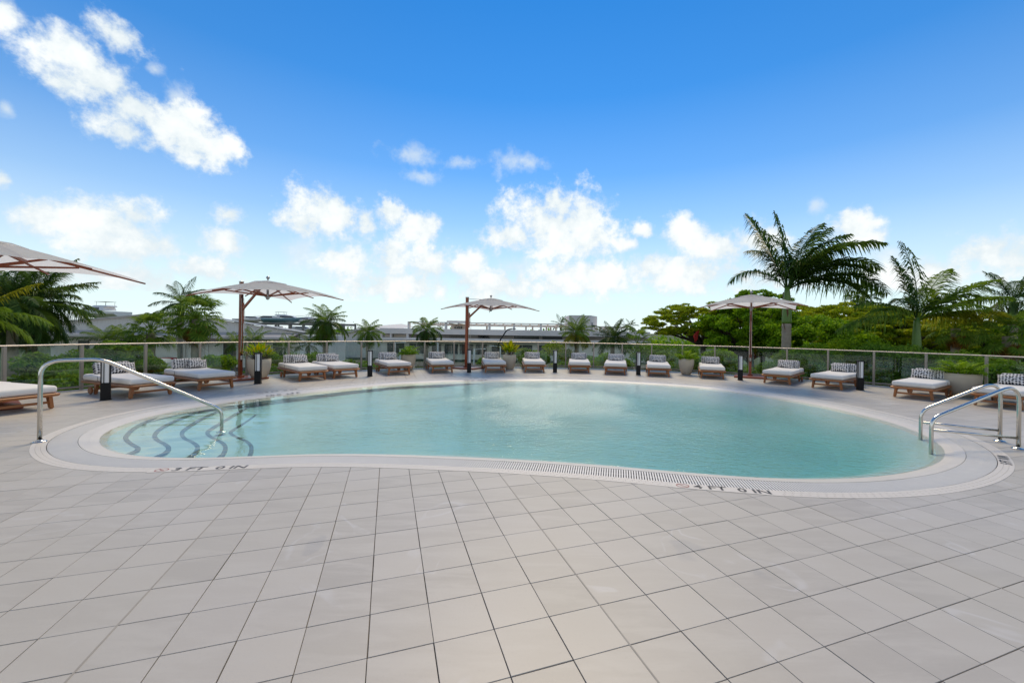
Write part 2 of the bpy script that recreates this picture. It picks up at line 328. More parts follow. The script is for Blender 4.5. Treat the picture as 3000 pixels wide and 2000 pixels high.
# ---------------------------------------------------------------- mesh helpers
class MB:
    def __init__(s): s.v = []; s.f = []
    def add(s, vs, fs):
        k = len(s.v); s.v += [tuple(p) for p in vs]; s.f += [tuple(i + k for i in q) for q in fs]; return s
    def box(s, c, size, rz=0.0, mtx=None):
        x, y, z = (d / 2 for d in size)
        vs = [Vector((a * x, b * y, d * z)) for d in (-1, 1) for a, b in ((-1, -1), (1, -1), (1, 1), (-1, 1))]
        m = mtx if mtx is not None else Matrix.Rotation(rz, 3, 'Z')
        return s.add([m @ p + Vector(c) for p in vs], [(3, 2, 1, 0), (4, 5, 6, 7), (0, 1, 5, 4), (1, 2, 6, 5), (2, 3, 7, 6), (3, 0, 4, 7)])
    def bar(s, a, b, w, h, w2=None, h2=None, up=(0, 0, 1)):
        a, b = Vector(a), Vector(b); d = (b - a).normalized(); u = Vector(up)
        if abs(d.dot(u)) > .98: u = Vector((0, 1, 0))
        sd = d.cross(u).normalized(); u = sd.cross(d)
        w2 = w if w2 is None else w2; h2 = h if h2 is None else h2
        vs = [a + sd * i * w / 2 + u * j * h / 2 for i, j in ((-1, -1), (1, -1), (1, 1), (-1, 1))] + [b + sd * i * w2 / 2 + u * j * h2 / 2 for i, j in ((-1, -1), (1, -1), (1, 1), (-1, 1))]
        return s.add(vs, [(3, 2, 1, 0), (4, 5, 6, 7), (0, 1, 5, 4), (1, 2, 6, 5), (2, 3, 7, 6), (3, 0, 4, 7)])
    def tube(s, pts, r, n=8, cap=True):
        pts = [Vector(p) for p in pts]; rs = r if isinstance(r, (list, tuple)) else [r] * len(pts)
        vs = []; ref = None
        for i, p in enumerate(pts):
            d = (pts[min(i + 1, len(pts) - 1)] - pts[max(i - 1, 0)]).normalized()
            if ref is None: ref = Vector((0, 0, 1)) if abs(d.z) < .9 else Vector((1, 0, 0))
            a = d.cross(ref).normalized(); ref = a.cross(d).normalized()
            vs += [p + (a * math.cos(2 * math.pi * k / n) + ref * math.sin(2 * math.pi * k / n)) * rs[i] for k in range(n)]
        fs = [(i * n + k, i * n + (k + 1) % n, (i + 1) * n + (k + 1) % n, (i + 1) * n + k) for i in range(len(pts) - 1) for k in range(n)]
        if cap: fs += [tuple(range(n))[::-1], tuple((len(pts) - 1) * n + k for k in range(n))]
        return s.add(vs, fs)
    def lathe(s, prof, n=24, c=(0, 0, 0), cap=True):
        vs = [(c[0] + r * math.cos(2 * math.pi * k / n), c[1] + r * math.sin(2 * math.pi * k / n), c[2] + z) for r, z in prof for k in range(n)]
        fs = [(i * n + k, i * n + (k + 1) % n, (i + 1) * n + (k + 1) % n, (i + 1) * n + k) for i in range(len(prof) - 1) for k in range(n)]
        if cap: fs += [tuple(range(n))[::-1], tuple((len(prof) - 1) * n + k for k in range(n))]
        return s.add(vs, fs)
    def prism(s, poly, z0, z1):
        n = len(poly)
        vs = [(p[0], p[1], z0) for p in poly] + [(p[0], p[1], z1) for p in poly]
        return s.add(vs, [tuple(range(n))[::-1], tuple(range(n, 2 * n))] + [(i, (i + 1) % n, n + (i + 1) % n, n + i) for i in range(n)])
    def rbox(s, c, size, r, seg=3, mtx=None):
        bm = bmesh.new(); bmesh.ops.create_cube(bm, size=1)
        for v in bm.verts: v.co = Vector((v.co.x * size[0], v.co.y * size[1], v.co.z * size[2]))
        bmesh.ops.bevel(bm, geom=list(bm.edges), offset=r, segments=seg, affect='EDGES', profile=.5)
        bm.verts.index_update()
        m = mtx if mtx is not None else Matrix.Identity(3)
        s.add([m @ v.co + Vector(c) for v in bm.verts], [[v.index for v in f.verts] for f in bm.faces]); bm.free(); return s
    def mesh(s, name, m, smooth=False):
        me = bpy.data.meshes.new(name); me.from_pydata(s.v, [], s.f); me.materials.append(m)
        if smooth: me.polygons.foreach_set('use_smooth', [True] * len(me.polygons))
        me.update(); return me
    def build(s, name, m, parent=None, smooth=False):
        return obj(name, s.mesh(name, m, smooth), parent)
def obj(name, me, parent=None, loc=None, rot=None, scale=None):
    o = bpy.data.objects.new(name, me); col.objects.link(o)
    if parent is not None: o.parent = parent
    if loc is not None: o.location = loc
    if rot is not None: o.rotation_euler = rot
    if scale is not None: o.scale = scale
    return o
def thing(name, label, cat, loc=(0, 0, 0), rz=0.0, group=None):
    o = obj(name, None, None, loc, (0, 0, rz)); o.empty_display_size = .1
    return tag(o, label, cat, group)
def tag(o, label=None, cat=None, group=None, kind=None):
    if label: o['label'] = label
    if cat: o['category'] = cat
    if group: o['group'] = group
    if kind: o['kind'] = kind
    return o
def copy_tree(o, parent=None):
    c = o.copy(); col.objects.link(c)
    if parent is not None: c.parent = parent
    for ch in list(o.children): copy_tree(ch, c)
    return c
def shadesmooth_angle(o, ang=40):
    me = o.data; bm = bmesh.new(); bm.from_mesh(me)
    for f in bm.faces: f.smooth = True
    for e in bm.edges:
        if len(e.link_faces) == 2 and e.calc_face_angle(0) > R(ang): e.smooth = False
    bm.to_mesh(me); bm.free()
def text_mesh(body, size, m, extrude=0.0):
    cu = bpy.data.curves.new('t', 'FONT'); cu.body = body; cu.size = size; cu.align_x = 'CENTER'; cu.align_y = 'CENTER'; cu.extrude = extrude; cu.resolution_u = 4; cu.offset = size * .018
    o = bpy.data.objects.new('t', cu); col.objects.link(o); bpy.context.view_layer.update()
    me = bpy.data.meshes.new_from_object(o.evaluated_get(bpy.context.evaluated_depsgraph_get()))
    bpy.data.objects.remove(o); bpy.data.curves.remove(cu); me.materials.clear(); me.materials.append(m); return me

# ================================================================ pool outline (metres, deck coordinates)
GZ = -4.0
PTS = [(-5.74,5.47),(-5.99,5.75),(-6.11,5.97),(-6.32,6.45),(-6.39,6.83),(-6.4,7.32),(-6.38,7.52),(-6.17,8.08),(-5.93,8.75),(-5.45,9.38),(-4.63,10.48),(-3.72,11.45),(-2.4,12.18),(-.99,12.59),(.64,12.88),(1.75,12.88),(3.05,12.57),(4.25,12.1),(5.0,11.68),(5.33,11.3),(5.78,10.69),(6.2,9.86),(6.47,9.05),(6.58,8.31),(6.6,7.59),(6.45,6.82),(6.26,6.38),(5.93,5.82),(5.65,5.49),(5.23,5.11),(4.55,4.72),(3.76,4.46),(3.09,4.38),(2.69,4.39),(2.29,4.44),(1.85,4.53),(1.4,4.63),(1.17,4.69),(.67,4.8),(.15,4.88),(-.37,4.95),(-.97,5.0),(-1.52,5.04),(-1.96,5.05),(-2.48,5.03),(-2.88,4.98),(-3.11,4.92),(-3.49,4.85),(-3.85,4.79),(-4.14,4.77),(-4.62,4.82),(-4.9,4.9),(-5.33,5.13)]
def smooth_loop(pts, n, sig):
    p = np.array(pts + [pts[0]]); d = np.r_[0, np.cumsum(np.hypot(*np.diff(p, axis=0).T))]
    s = np.linspace(0, d[-1], n, endpoint=False); q = np.c_[np.interp(s, d, p[:, 0]), np.interp(s, d, p[:, 1])]
    k = np.arange(-60, 61); w = np.exp(-.5 * (k * d[-1] / n / sig) ** 2); w /= w.sum()
    return sum(np.roll(q, -i, axis=0) * wi for i, wi in zip(k, w)), d[-1]
NO = 1280
OUT, PER = smooth_loop(PTS, NO, .28)
tg = np.roll(OUT, -1, 0) - np.roll(OUT, 1, 0); tg /= np.hypot(*tg.T)[:, None]
NRM = np.c_[-tg[:, 1], tg[:, 0]]
if (NRM * (OUT - OUT.mean(0))).sum() < 0: NRM = -NRM
def off(d): return OUT + NRM * d
def ring(mb, d0, z0, d1, z1, step=4):
    a, b = off(d0)[::step], off(d1)[::step]; n = len(a)
    mb.add([(x, y, z0) for x, y in a] + [(x, y, z1) for x, y in b], [(i, n + i, n + (i + 1) % n, (i + 1) % n) for i in range(n)])
def inside(P, poly):
    x, y = P; c = False; j = len(poly) - 1
    for i in range(len(poly)):
        xi, yi = poly[i]; xj, yj = poly[j]
        if (yi > y) != (yj > y) and x < (xj - xi) * (y - yi) / (yj - yi) + xi: c = not c
        j = i
    return c
RC = Vector((1.126, 4.951)); RR = 12.389

# ---------------------------------------------------------------- ground, deck slab
mb = MB(); mb.add([(-3000, -400, GZ), (3000, -400, GZ), (3000, 5000, GZ), (-3000, 5000, GZ)], [(0, 1, 2, 3)])
tag(mb.build('ground', M['lawn']), kind='structure')
mb = MB(); mb.add([(-60, 34, GZ + .01), (80, 34, GZ + .01), (80, 70, GZ + .01), (-60, 70, GZ + .01)], [(0, 1, 2, 3)])
tag(mb.build('road', M['asphalt']), kind='structure')
mb = MB()
for k in range(20): mb.box((-55 + k * 6.5, 50, GZ + .018), (3.2, .14, .006))
mb.build('lane_marking', M['white'], bpy.data.objects['road'])
bm = bmesh.new()
def loop_edges(pts, z):
    vs = [bm.verts.new((x, y, z)) for x, y in pts]; return [bm.edges.new((vs[i], vs[(i + 1) % len(vs)])) for i in range(len(vs))]
e = loop_edges([(RC.x + (RR + .16) * math.cos(a), RC.y + (RR + .16) * math.sin(a)) for a in np.linspace(0, 2 * math.pi, 180, endpoint=False)], -.012)
e += loop_edges(off(.53)[::8], -.012)
bmesh.ops.triangle_fill(bm, use_beauty=True, use_dissolve=False, edges=e)
for f in bm.faces:
    if f.normal.z < 0: f.normal_flip()
me = bpy.data.meshes.new('deck'); bm.to_mesh(me); bm.free(); me.materials.append(M['joint'])
deck = tag(obj('deck', me), kind='structure')
mb = MB()
n = 120; ang = np.linspace(0, 2 * math.pi, n, endpoint=False)
mb.add([(RC.x + (RR + .16) * math.cos(a), RC.y + (RR + .16) * math.sin(a), z) for z in (-.013, -.55) for a in ang], [(i, (i + 1) % n, n + (i + 1) % n, n + i) for i in range(n)])
mb.build('slab_edge', M['concrete'], deck)
# paving slabs
OUTER = [tuple(p) for p in off(.54)[::6]]; OUTER_F = [tuple(p) for p in off(.6)[::6]]; OA = np.array(OUTER); ON = NRM[::6]
ca, sa = math.cos(TH), math.sin(TH); CD, RD = np.array((ca, sa)), np.array((-sa, ca))
tiles = []
GAP = .0042
def clip(poly, p, nrm):           # keep the side the normal points to
    o = []
    for i in range(len(poly)):
        a, b = poly[i], poly[(i + 1) % len(poly)]; da, db = (a - p) @ nrm, (b - p) @ nrm
        if da >= 0: o.append(a)
        if da * db < 0: o.append(a + (b - a) * da / (da - db))
    return o
for i in range(-60, 60):
    for j in range(-60, 60):
        p0 = np.array((OX, OY)) + T * (i * CD + j * RD); c = p0 + T / 2 * (CD + RD)
        rd = math.hypot(c[0] - RC.x, c[1] - RC.y)
        if rd > RR + .1 or c[1] < -3.5: continue
        g = GAP / 2
        poly = [p0 + CD * g + RD * g, p0 + CD * (T - g) + RD * g, p0 + CD * (T - g) + RD * (T - g), p0 + CD * g + RD * (T - g)]
        k = int(((OA - c) ** 2).sum(1).argmin()); dn = (c - OA[k]) @ ON[k]
        full = True
        if dn < -.5 or (dn < 0 and inside(c, OUTER) and dn < -.25): continue
        if dn < .25:
            for kk in (k - 1, k, (k + 1) % len(OA)): poly = clip(poly, OA[kk], ON[kk])
            full = False
            if len(poly) < 3: continue
        q = [(p[0] - RC.x) ** 2 + (p[1] - RC.y) ** 2 for p in poly]
        if max(q) > (RR + .03) ** 2:
            nn = np.array((RC.x - c[0], RC.y - c[1])) / max(rd, 1e-6); poly = clip(poly, np.array((RC.x, RC.y)) - nn * (RR + .03), nn); full = False
            if len(poly) < 3: continue
        pp = proj(c[0], c[1], 0); vis = pp is not None and -120 < pp[0] < 3120 and pp[1] < 2120
        tiles.append((math.hypot(*c) if vis else 99, full, c, poly))
tiles.sort(key=lambda q: q[0])
def tile_mesh(mb, poly, c, dz):
    n = len(poly); b_ = .0016
    cc_ = np.mean(poly, axis=0)
    top = [(*(p + (cc_ - p) * (b_ / max(np.hypot(*(cc_ - p)), .02))), dz) for p in poly]; mid = [(p[0], p[1], dz - .0016) for p in poly]; low = [(p[0], p[1], -.011) for p in poly]
    mb.add(top + mid + low, [tuple(range(n))] + [(n + i, n + (i + 1) % n, (i + 1) % n, i) for i in range(n)] + [(2 * n + i, 2 * n + (i + 1) % n, n + (i + 1) % n, n + i) for i in range(n)])
proto = MB(); g = GAP / 2
tile_mesh(proto, [np.array((x, y)) for x, y in ((-T/2 + g, -T/2 + g), (T/2 - g, -T/2 + g), (T/2 - g, T/2 - g), (-T/2 + g, T/2 - g))], None, 0)
tm = proto.mesh('paving_slab', M['tile']); rest = MB()
for k, (d, full, c, poly) in enumerate(tiles):
    dz = random.uniform(-.0007, .0007)
    if k < 300:
        if full: obj('paving_slab', tm, deck, (c[0] + random.uniform(-.0009, .0009), c[1] + random.uniform(-.0009, .0009), dz), (random.uniform(-.0012, .0012), random.uniform(-.0012, .0012), TH + random.uniform(-.0025, .0025)))
        else:
            one = MB(); tile_mesh(one, [p - c for p in poly], None, 0); o = one.build('paving_slab', M['tile'], deck); o.location = (c[0], c[1], dz)
    else: tile_mesh(rest, poly, c, dz)
tag(rest.build('far_paving_slabs', M['tile'], deck), kind='stuff')

# sealed movement joints, one every eight slabs
for c_i in (-29, -21, -13, -5, 3, 11, 19, 27):
    m_ = MB(); run = False
    for r_i in range(-16, 60):
        a_ = np.array((OX, OY)) + T * (c_i * CD + r_i * RD); b_ = a_ + T * RD; ok = True
        for q in (a_, b_, (a_ + b_) / 2):
            if math.hypot(q[0] - RC.x, q[1] - RC.y) > RR - .06 or inside(tuple(q), OUTER_F) or q[1] < -3: ok = False
        if ok: m_.bar((a_[0], a_[1], -.0035), (b_[0], b_[1], -.0035), .0085, .0095)
    if m_.v: tag(m_.build('movement_joint', M['sealant'], deck), kind='stuff')

# ---------------------------------------------------------------- pool
pool = tag(obj('swimming_pool', None), 'kidney-shaped swimming pool with pale teal water set in the deck', 'swimming pool')
mb = MB()
a = off(-.02)[::8]; n = len(a)
def floor_z(x, y=6): return -(.24 + .30 * max(0, min(1, (x + 3.6) / 8.5))) * (1 - .38 * max(0, min(1, (y - 5) / 7)))
mb = MB(); DS = (.02, .12, .25, .4, .6, .85, 1.15); rings = []
def cove(x, y, d):
    k = min(1, d / 1.1); k = k * k * (3 - 2 * k); deep = floor_z(x, y); f_ = max(0, min(1, (x + 2.6) / 1.5))
    return deep * (1 - f_) + f_ * (-.062 + (deep + .062) * k)
for d in DS: rings.append([(x, y, cove(x, y, d)) for x, y in off(-d)[::8]])
n = len(rings[0]); mb.add([p for r_ in rings for p in r_], [(i * n + k, i * n + (k + 1) % n, (i + 1) * n + (k + 1) % n, (i + 1) * n + k) for i in range(len(DS) - 1) for k in range(n)])
bm = bmesh.new(); vs = [bm.verts.new((x, y, 0)) for x, y, _ in rings[-1]]; es = [bm.edges.new((vs[i], vs[(i + 1) % n])) for i in range(n)]
bmesh.ops.triangle_fill(bm, use_beauty=True, use_dissolve=False, edges=es)
bmesh.ops.subdivide_edges(bm, edges=[e for e in bm.edges if e.calc_length() > 1], cuts=4, use_grid_fill=True)
bm.verts.index_update(); mb.add([(v.co.x, v.co.y, floor_z(v.co.x, v.co.y)) for v in bm.verts], [[v.index for v in f.verts] for f in bm.faces]); bm.free()
mb.build('pool_floor', M['plaster'], pool, True)
mb = MB(); mb.add([(x, y, -.045) for x, y in a] + [(x, y, -.60) for x, y in a], [(i, (i + 1) % n, n + (i + 1) % n, n + i) for i in range(n)])
mb.build('pool_wall', M['plaster'], pool, True)
# water body: only its top face is ever seen, sides and bottom lie behind the plaster
WZ = -.032
mb = MB(); aw = off(.06)[::8]; n = len(aw)
aw = aw[::-1] if sum(aw[i][0] * aw[(i + 1) % n][1] - aw[(i + 1) % n][0] * aw[i][1] for i in range(n)) < 0 else aw
mb.prism([tuple(p) for p in aw], -.7, WZ)
water = mb.build('pool_water', M['water']); tag(water, kind='structure'); water.name = 'water'
# border that runs down into the water, gutter trough, gutter grate, outer tile band
mb = MB(); ring(mb, -.10, -.085, -.02, -.046); ring(mb, -.02, -.046, .0, -.036); ring(mb, .0, -.036, .10, -.010); ring(mb, .10, -.010, .203, .002); ring(mb, .203, .002, .2031, -.10)
bo = mb.build('pool_border', M['border'], pool, True); shadesmooth_angle(bo, 50)
mb = MB(); ring(mb, .2035, -.10, .4675, -.10); ring(mb, .4675, -.10, .4676, -.004); mb.build('gutter_trough', M['trough'], pool)
mb = MB(); ring(mb, .4685, -.01, .469, -.001); ring(mb, .469, -.001, .601, -.001); ring(mb, .601, -.001, .602, -.011); mb.build('coping_bed', plain('grout', (.34, .31, .28), .9), pool)
SP = PER / 1310
idx = np.linspace(0, NO, 1310, endpoint=False)
def loop_at(f):
    i = int(f) % NO; j = (i + 1) % NO; w = f - int(f)
    p = OUT[i] * (1 - w) + OUT[j] * w; nn = NRM[i] * (1 - w) + NRM[j] * w; return p, nn / np.hypot(*nn)
sl = MB().box((0, .132, -.006), (.0162, .255, .012)).mesh('grate_slat', M['grate'])
items = []
for f in idx:
    p, nn = loop_at(f); c = p + nn * .3355; pp = proj(c[0], c[1], 0); vis = pp and -20 < pp[0] < 3020
    items.append((math.hypot(*c) if vis else 99, p, nn))
items.sort(key=lambda q: q[0]); rest = MB()
for k, (d, p, nn) in enumerate(items):
    b_ = p + nn * .2065; rz = math.atan2(nn[1], nn[0]) - math.pi / 2; z = .001
    if k < 300: obj('grate_slat', sl, pool, (b_[0], b_[1], z), (0, 0, rz))
    else: rest.box((b_[0] + nn[0] * .1285, b_[1] + nn[1] * .1285, z - .006), (.0162, .255, .012), rz)
tag(rest.build('far_grate_slats', M['grate'], pool), kind='stuff')
mb = MB(); ring(mb, .333, -.018, .333, -.004); ring(mb, .329, -.006, .340, -.006); mb.build('grate_rib', M['grate'], pool)
# three courses of small tiles
NB = 520; rest = MB(); items = []
for r_ in range(3):
    d0, d1 = .470 + r_ * .0437, .470 + r_ * .0437 + .0417
    for k in range(NB):
        f0 = (k + .02 + .33 * r_) * NO / NB; f1 = (k + .98 + .33 * r_) * NO / NB
        (pa, na), (pb, nb_) = loop_at(f0), loop_at(f1)
        q = [pa + na * d0, pb + nb_ * d0, pb + nb_ * d1, pa + na * d1]; c = sum(q) / 4; pp = proj(c[0], c[1], 0)
        items.append((math.hypot(*c) if pp and 0 < pp[0] < 3000 else 99, c, q))
items.sort(key=lambda q: q[0])
for k, (d, c, q) in enumerate(items):
    if (q[1] - q[0])[0] * (q[2] - q[1])[1] - (q[1] - q[0])[1] * (q[2] - q[1])[0] < 0: q = q[::-1]
    if k < 300:
        one = MB().prism([tuple(p - c) for p in q], -.004, .003); o = one.build('coping_tile', M['coping'], pool); o.location = (c[0], c[1], 0)
    else: rest.prism([tuple(p) for p in q], -.004, .003)
tag(rest.build('far_coping_tiles', M['coping'], pool), kind='stuff')
# depth markings: lettered tiles let into the band
def nearest(x, y):
    g_ = gnd(x, y); d = ((OUT - np.array((g_.x, g_.y))) ** 2).sum(1); return int(d.argmin())
def marking(x, y, body, flip=False, dist=.535, ring_=True, size=.132, z=.0062, plate=True, tw=.70):
    k = nearest(x, y); p, nn = OUT[k], NRM[k]
    c = p + nn * dist; rz = math.atan2(nn[1], nn[0]) + (math.pi / 2 if not flip else -math.pi / 2)
    me = text_mesh(body, size, M['letter']); me2 = me
    o = obj('depth_lettering', me, pool, (c[0], c[1], z), (0, 0, rz), (1, 1, 1)); o.scale.x = tw / max(.1, max(v.co.x for v in me.vertices) - min(v.co.x for v in me.vertices)); o['label'] = 'black depth lettering ' + body.lower().replace('  ', ' ')
    if plate:
        pl = MB().box((-.06, 0, -.0045), (1.0, .128, .006)); q = pl.build('lettering_plate', M['coping'], pool); q.location = (c[0], c[1], z); q.rotation_euler = (0, 0, rz)
    if ring_:
        m_ = MB(); n_ = 28
        for ra, rb in ((.042, .050),):
            m_.add([((ra if h == 0 else rb) * math.cos(2*math.pi*i/n_) * 1.25, (ra if h == 0 else rb) * math.sin(2*math.pi*i/n_), 0) for h in (0, 1) for i in range(n_)], [(i, n_ + i, n_ + (i + 1) % n_, (i + 1) % n_) for i in range(n_)])
        m_.add([(-.045, .029, .0003), (-.039, .034, .0003), (.045, -.029, .0003), (.039, -.034, .0003)], [(0, 3, 2, 1)])
        m_.add([(-.018, -.004, .0002), (.012, -.012, .0002), (.016, -.006, .0002), (-.012, .006, .0002)], [(0, 1, 2, 3)])
        s_o = m_.build('no_diving_symbol', M['signred'], pool)
        dx = Vector((math.cos(rz), math.sin(rz))) * -.455
        s_o.location = (c[0] + dx.x, c[1] + dx.y, z); s_o.rotation_euler = (0, 0, rz)
marking(617, 1372, '3 FT  0 IN')
marking(2145, 1435, '4 FT  0 IN')
marking(2955, 1350, '5 FT  0 IN', plate=False, tw=.5, ring_=False)
marking(830, 1146, '3 FT  0 IN', True)
marking(1410, 1108, '4 FT  0 IN', True, ring_=False)
marking(845, 1156, '3 FT  0 IN', False, dist=.09, ring_=False, size=.11, z=-.006, plate=False)
marking(1400, 1116, '4 FT  0 IN', False, dist=.09, ring_=False, size=.11, z=-.006, plate=False)
# steps: five treads with dark nosing
ST = [[(900,595),(600,690),(400,785),(300,880),(300,930),(360,980),(430,1020),(420,1050),(345,1083)],
      [(1200,570),(900,690),(700,790),(625,870),(650,930),(750,985),(785,1030),(740,1080),(660,1115)],
      [(1490,540),(1200,665),(990,790),(935,850),(960,910),(1060,960),(1115,1010),(1095,1070),(1040,1115)],
      [(1735,520),(1450,690),(1270,800),(1225,850),(1270,900),(1390,960),(1435,1020),(1410,1090),(1380,1115)],
      [(1940,515),(1720,690),(1530,810),(1490,850),(1540,890),(1660,940),(1725,1000),(1730,1060),(1715,1108)]]
def spline(P, m=8):
    P = [P[0] * 2 - P[1]] + P + [P[-1] * 2 - P[-2]]; o = []
    for i in range(1, len(P) - 2):
        for k in range(m):
            t_ = k / m; a, b, c, d = P[i - 1], P[i], P[i + 1], P[i + 2]
            o.append(.5 * ((2 * b) + (c - a) * t_ + (2 * a - 5 * b + 4 * c - d) * t_ * t_ + (3 * b - a - 3 * c + d) * t_ ** 3))
    return o + [P[-2]]
TREAD = (-.065, -.100, -.135, -.170, -.205)
BOUND = [tuple(p) for p in off(-.025)[::6]]; BSEG = np.array(BOUND)
def trim(crv):
    r_ = [p for p in crv if inside((p[0], p[1]), BOUND)]; return r_
for si, S in enumerate(ST):
    z = TREAD[si]
    P = [np.array(gnd(300 + X / 3.92, 1050 + Y / 3.92, z)[:2]) for X, Y in S]
    P = [P[0] + (P[0] - P[1]) * 1.5] + P + [P[-1] + (P[-1] - P[-2]) * 3.0]
    crv = spline(P); crv = trim(crv)
    a_, b_ = crv[0], crv[-1]
    ia, ib = int(((BSEG - a_) ** 2).sum(1).argmin()), int(((BSEG - b_) ** 2).sum(1).argmin())
    # boundary stretch on the shallow (left) side
    n_ = len(BSEG); f1 = [(ib + k) % n_ for k in range((ia - ib) % n_ + 1)]; f2 = [(ib - k) % n_ for k in range((ib - ia) % n_ + 1)]
    f = f1 if BSEG[f1][:, 0].mean() < BSEG[f2][:, 0].mean() else f2
    poly = [tuple(p) for p in crv] + [tuple(BSEG[i]) for i in f]
    area = sum(poly[i][0] * poly[(i + 1) % len(poly)][1] - poly[(i + 1) % len(poly)][0] * poly[i][1] for i in range(len(poly)))
    if area < 0: poly = poly[::-1]
    bm = bmesh.new(); vs = [bm.verts.new((x, y, z)) for x, y in poly]; es = [bm.edges.new((vs[i], vs[(i + 1) % len(vs)])) for i in range(len(vs))]
    bmesh.ops.triangle_fill(bm, use_beauty=True, use_dissolve=False, edges=es)
    for fc in bm.faces:
        if fc.normal.z < 0: fc.normal_flip()
    lo = [bm.verts.new((x, y, -.28)) for x, y in poly]
    for i in range(len(vs)): bm.faces.new((vs[i], lo[i], lo[(i + 1) % len(vs)], vs[(i + 1) % len(vs)]))
    me = bpy.data.meshes.new('step'); bm.to_mesh(me); bm.free(); me.materials.append(M['plaster']); st = obj('step', me, pool)
    c_r = np.array(crv); tv = np.gradient(c_r, axis=0); tv /= np.hypot(*tv.T)[:, None] + 1e-9; nv = np.c_[-tv[:, 1], tv[:, 0]]
    if nv[len(nv) // 3][0] > 0: nv = -nv
    q = c_r + nv * .046; mb = MB(); k = len(c_r); e_ = .004
    A = c_r - nv * e_
    mb.add([(x, y, z + e_) for x, y in A] + [(x, y, z + e_) for x, y in q] + [(x, y, z - .02) for x, y in A], [(i, i + 1, k + i + 1, k + i) for i in range(k - 1)] + [(i, i + 1, 2 * k + i + 1, 2 * k + i) for i in range(k - 1)])
    mb.build('step_nosing', M['navy'], st)
# inlets in the pool floor
for (x, y) in ((1116, 1139), (1896, 1131)):
    p = gnd(x, y, WZ); u = Vector((p.x, p.y - .9)); 
# ---------------------------------------------------------------- railing
rail = tag(obj('glass_railing', None), 'curved glass railing with taupe posts and metal cap rail round the deck', 'railing')
def rp(a, r=RR): return Vector((RC.x + r * math.cos(a), RC.y + r * math.sin(a), 0))
A0, DA = R(87.65), R(5.446)
ks = range(-17, 18)
angs = [A0 - k * DA for k in ks]
pm = MB(); pm.rbox((0, 0, .52), (.052, .078, 1.04), .006, 2); pm = pm.mesh('post', M['post'])
for a in angs: obj('post', pm, rail, rp(a), (0, 0, a + math.pi / 2))
for a in angs[:-1]:
    a1, a2 = a + 0.0028, a - DA - 0.0028; m_ = MB(); r_ = RR
    p, q = rp(a - .0032), rp(a - DA + .0032); d = (q - p).normalized(); n_ = Vector((-d.y, d.x, 0)) * .005
    m_.add([p - n_ + Vector((0, 0, .085)), q - n_ + Vector((0, 0, .085)), q + n_ + Vector((0, 0, .085)), p + n_ + Vector((0, 0, .085)), p - n_ + Vector((0, 0, 1.03)), q - n_ + Vector((0, 0, 1.03)), q + n_ + Vector((0, 0, 1.03)), p + n_ + Vector((0, 0, 1.03))],
           [(3, 2, 1, 0), (4, 5, 6, 7), (0, 1, 5, 4), (1, 2, 6, 5), (2, 3, 7, 6), (3, 0, 4, 7)])
    m_.build('glass_pane', M['glass'], rail)
fa = np.linspace(angs[0] + .01, angs[-1] - .01, 240)
mb = MB(); pr_ = [(-.030, 1.032), (-.034, 1.048), (-.022, 1.064), (0, 1.068), (.022, 1.064), (.034, 1.048), (.030, 1.032)]
k = len(pr_); vs = [(*rp(a, RR + x)[:2], z) for a in fa for x, z in pr_]
mb.add(vs, [(i * k + j, (i + 1) * k + j, (i + 1) * k + (j + 1) % k, i * k + (j + 1) % k) for i in range(len(fa) - 1) for j in range(k)])
o = mb.build('cap_rail', M['rail'], rail, True); shadesmooth_angle(o, 50)
mb = MB(); pr_ = [(-.022, .045), (-.022, .085), (.022, .085), (.022, .045)]; k = 4
mb.add([(*rp(a, RR + x)[:2], z) for a in fa for x, z in pr_], [(i * k + j, (i + 1) * k + j, (i + 1) * k + (j + 1) % k, i * k + (j + 1) % k) for i in range(len(fa) - 1) for j in range(k)])
mb.build('bottom_rail', M['post'], rail)

# ---------------------------------------------------------------- pool handrails
def bend(P, r, n=6):
    P = [Vector(p) for p in P]; o = [P[0]]
    for i in range(1, len(P) - 1):
        a, b, c = P[i - 1], P[i], P[i + 1]; u, v = (a - b).normalized(), (c - b).normalized()
        rr = min(r if not isinstance(r, list) else r[i - 1], (a - b).length * .49, (c - b).length * .49)
        p, q = b + u * rr, b + v * rr
        o += [p.lerp(b, t_).lerp(b.lerp(q, t_), t_) for t_ in [k / n for k in range(n + 1)]]
    return o + [P[-1]]
A = gnd(115.8, 1294.4); B = gnd(654, 1240, WZ)
rt = tag(obj('grab_rail', None, None, A), 'stainless steel grab rail bending down into the pool steps', 'handrail')
def onplane(x, y):      # intersection of the view ray with the vertical plane through A and B
    u, f, w = ray(x, y); d = Vector((u, f, w)); nn = Vector((B.y - A.y, A.x - B.x, 0)); t_ = (A - Vector((0, 0, HC))).dot(nn) / d.dot(nn); return Vector((0, 0, HC)) + d * t_
zt = at(150, 1057, A.y).z; k1 = Vector((A.x, A.y, zt)); k2 = onplane(299, 1060); k3 = onplane(650, 1199); k4 = Vector((k3.x, k3.y, TREAD[3]))
k2.z = zt
MB().tube([p - A for p in bend([A, k1, k2, k3, k4], [.2, .12, .13], 8)], .0235, 14).build('tube', M['steel'], rt, True)
fl = MB().lathe([(.0, 0), (.072, 0), (.072, .006), (.05, .016), (.028, .02), (.027, .03)], 24, cap=False).mesh('flange', M['steel'], True)
obj('flange', fl, rt, (0, 0, .0035)); obj('flange', fl, rt, (k4.x - A.x, k4.y - A.y, TREAD[3] + .002))
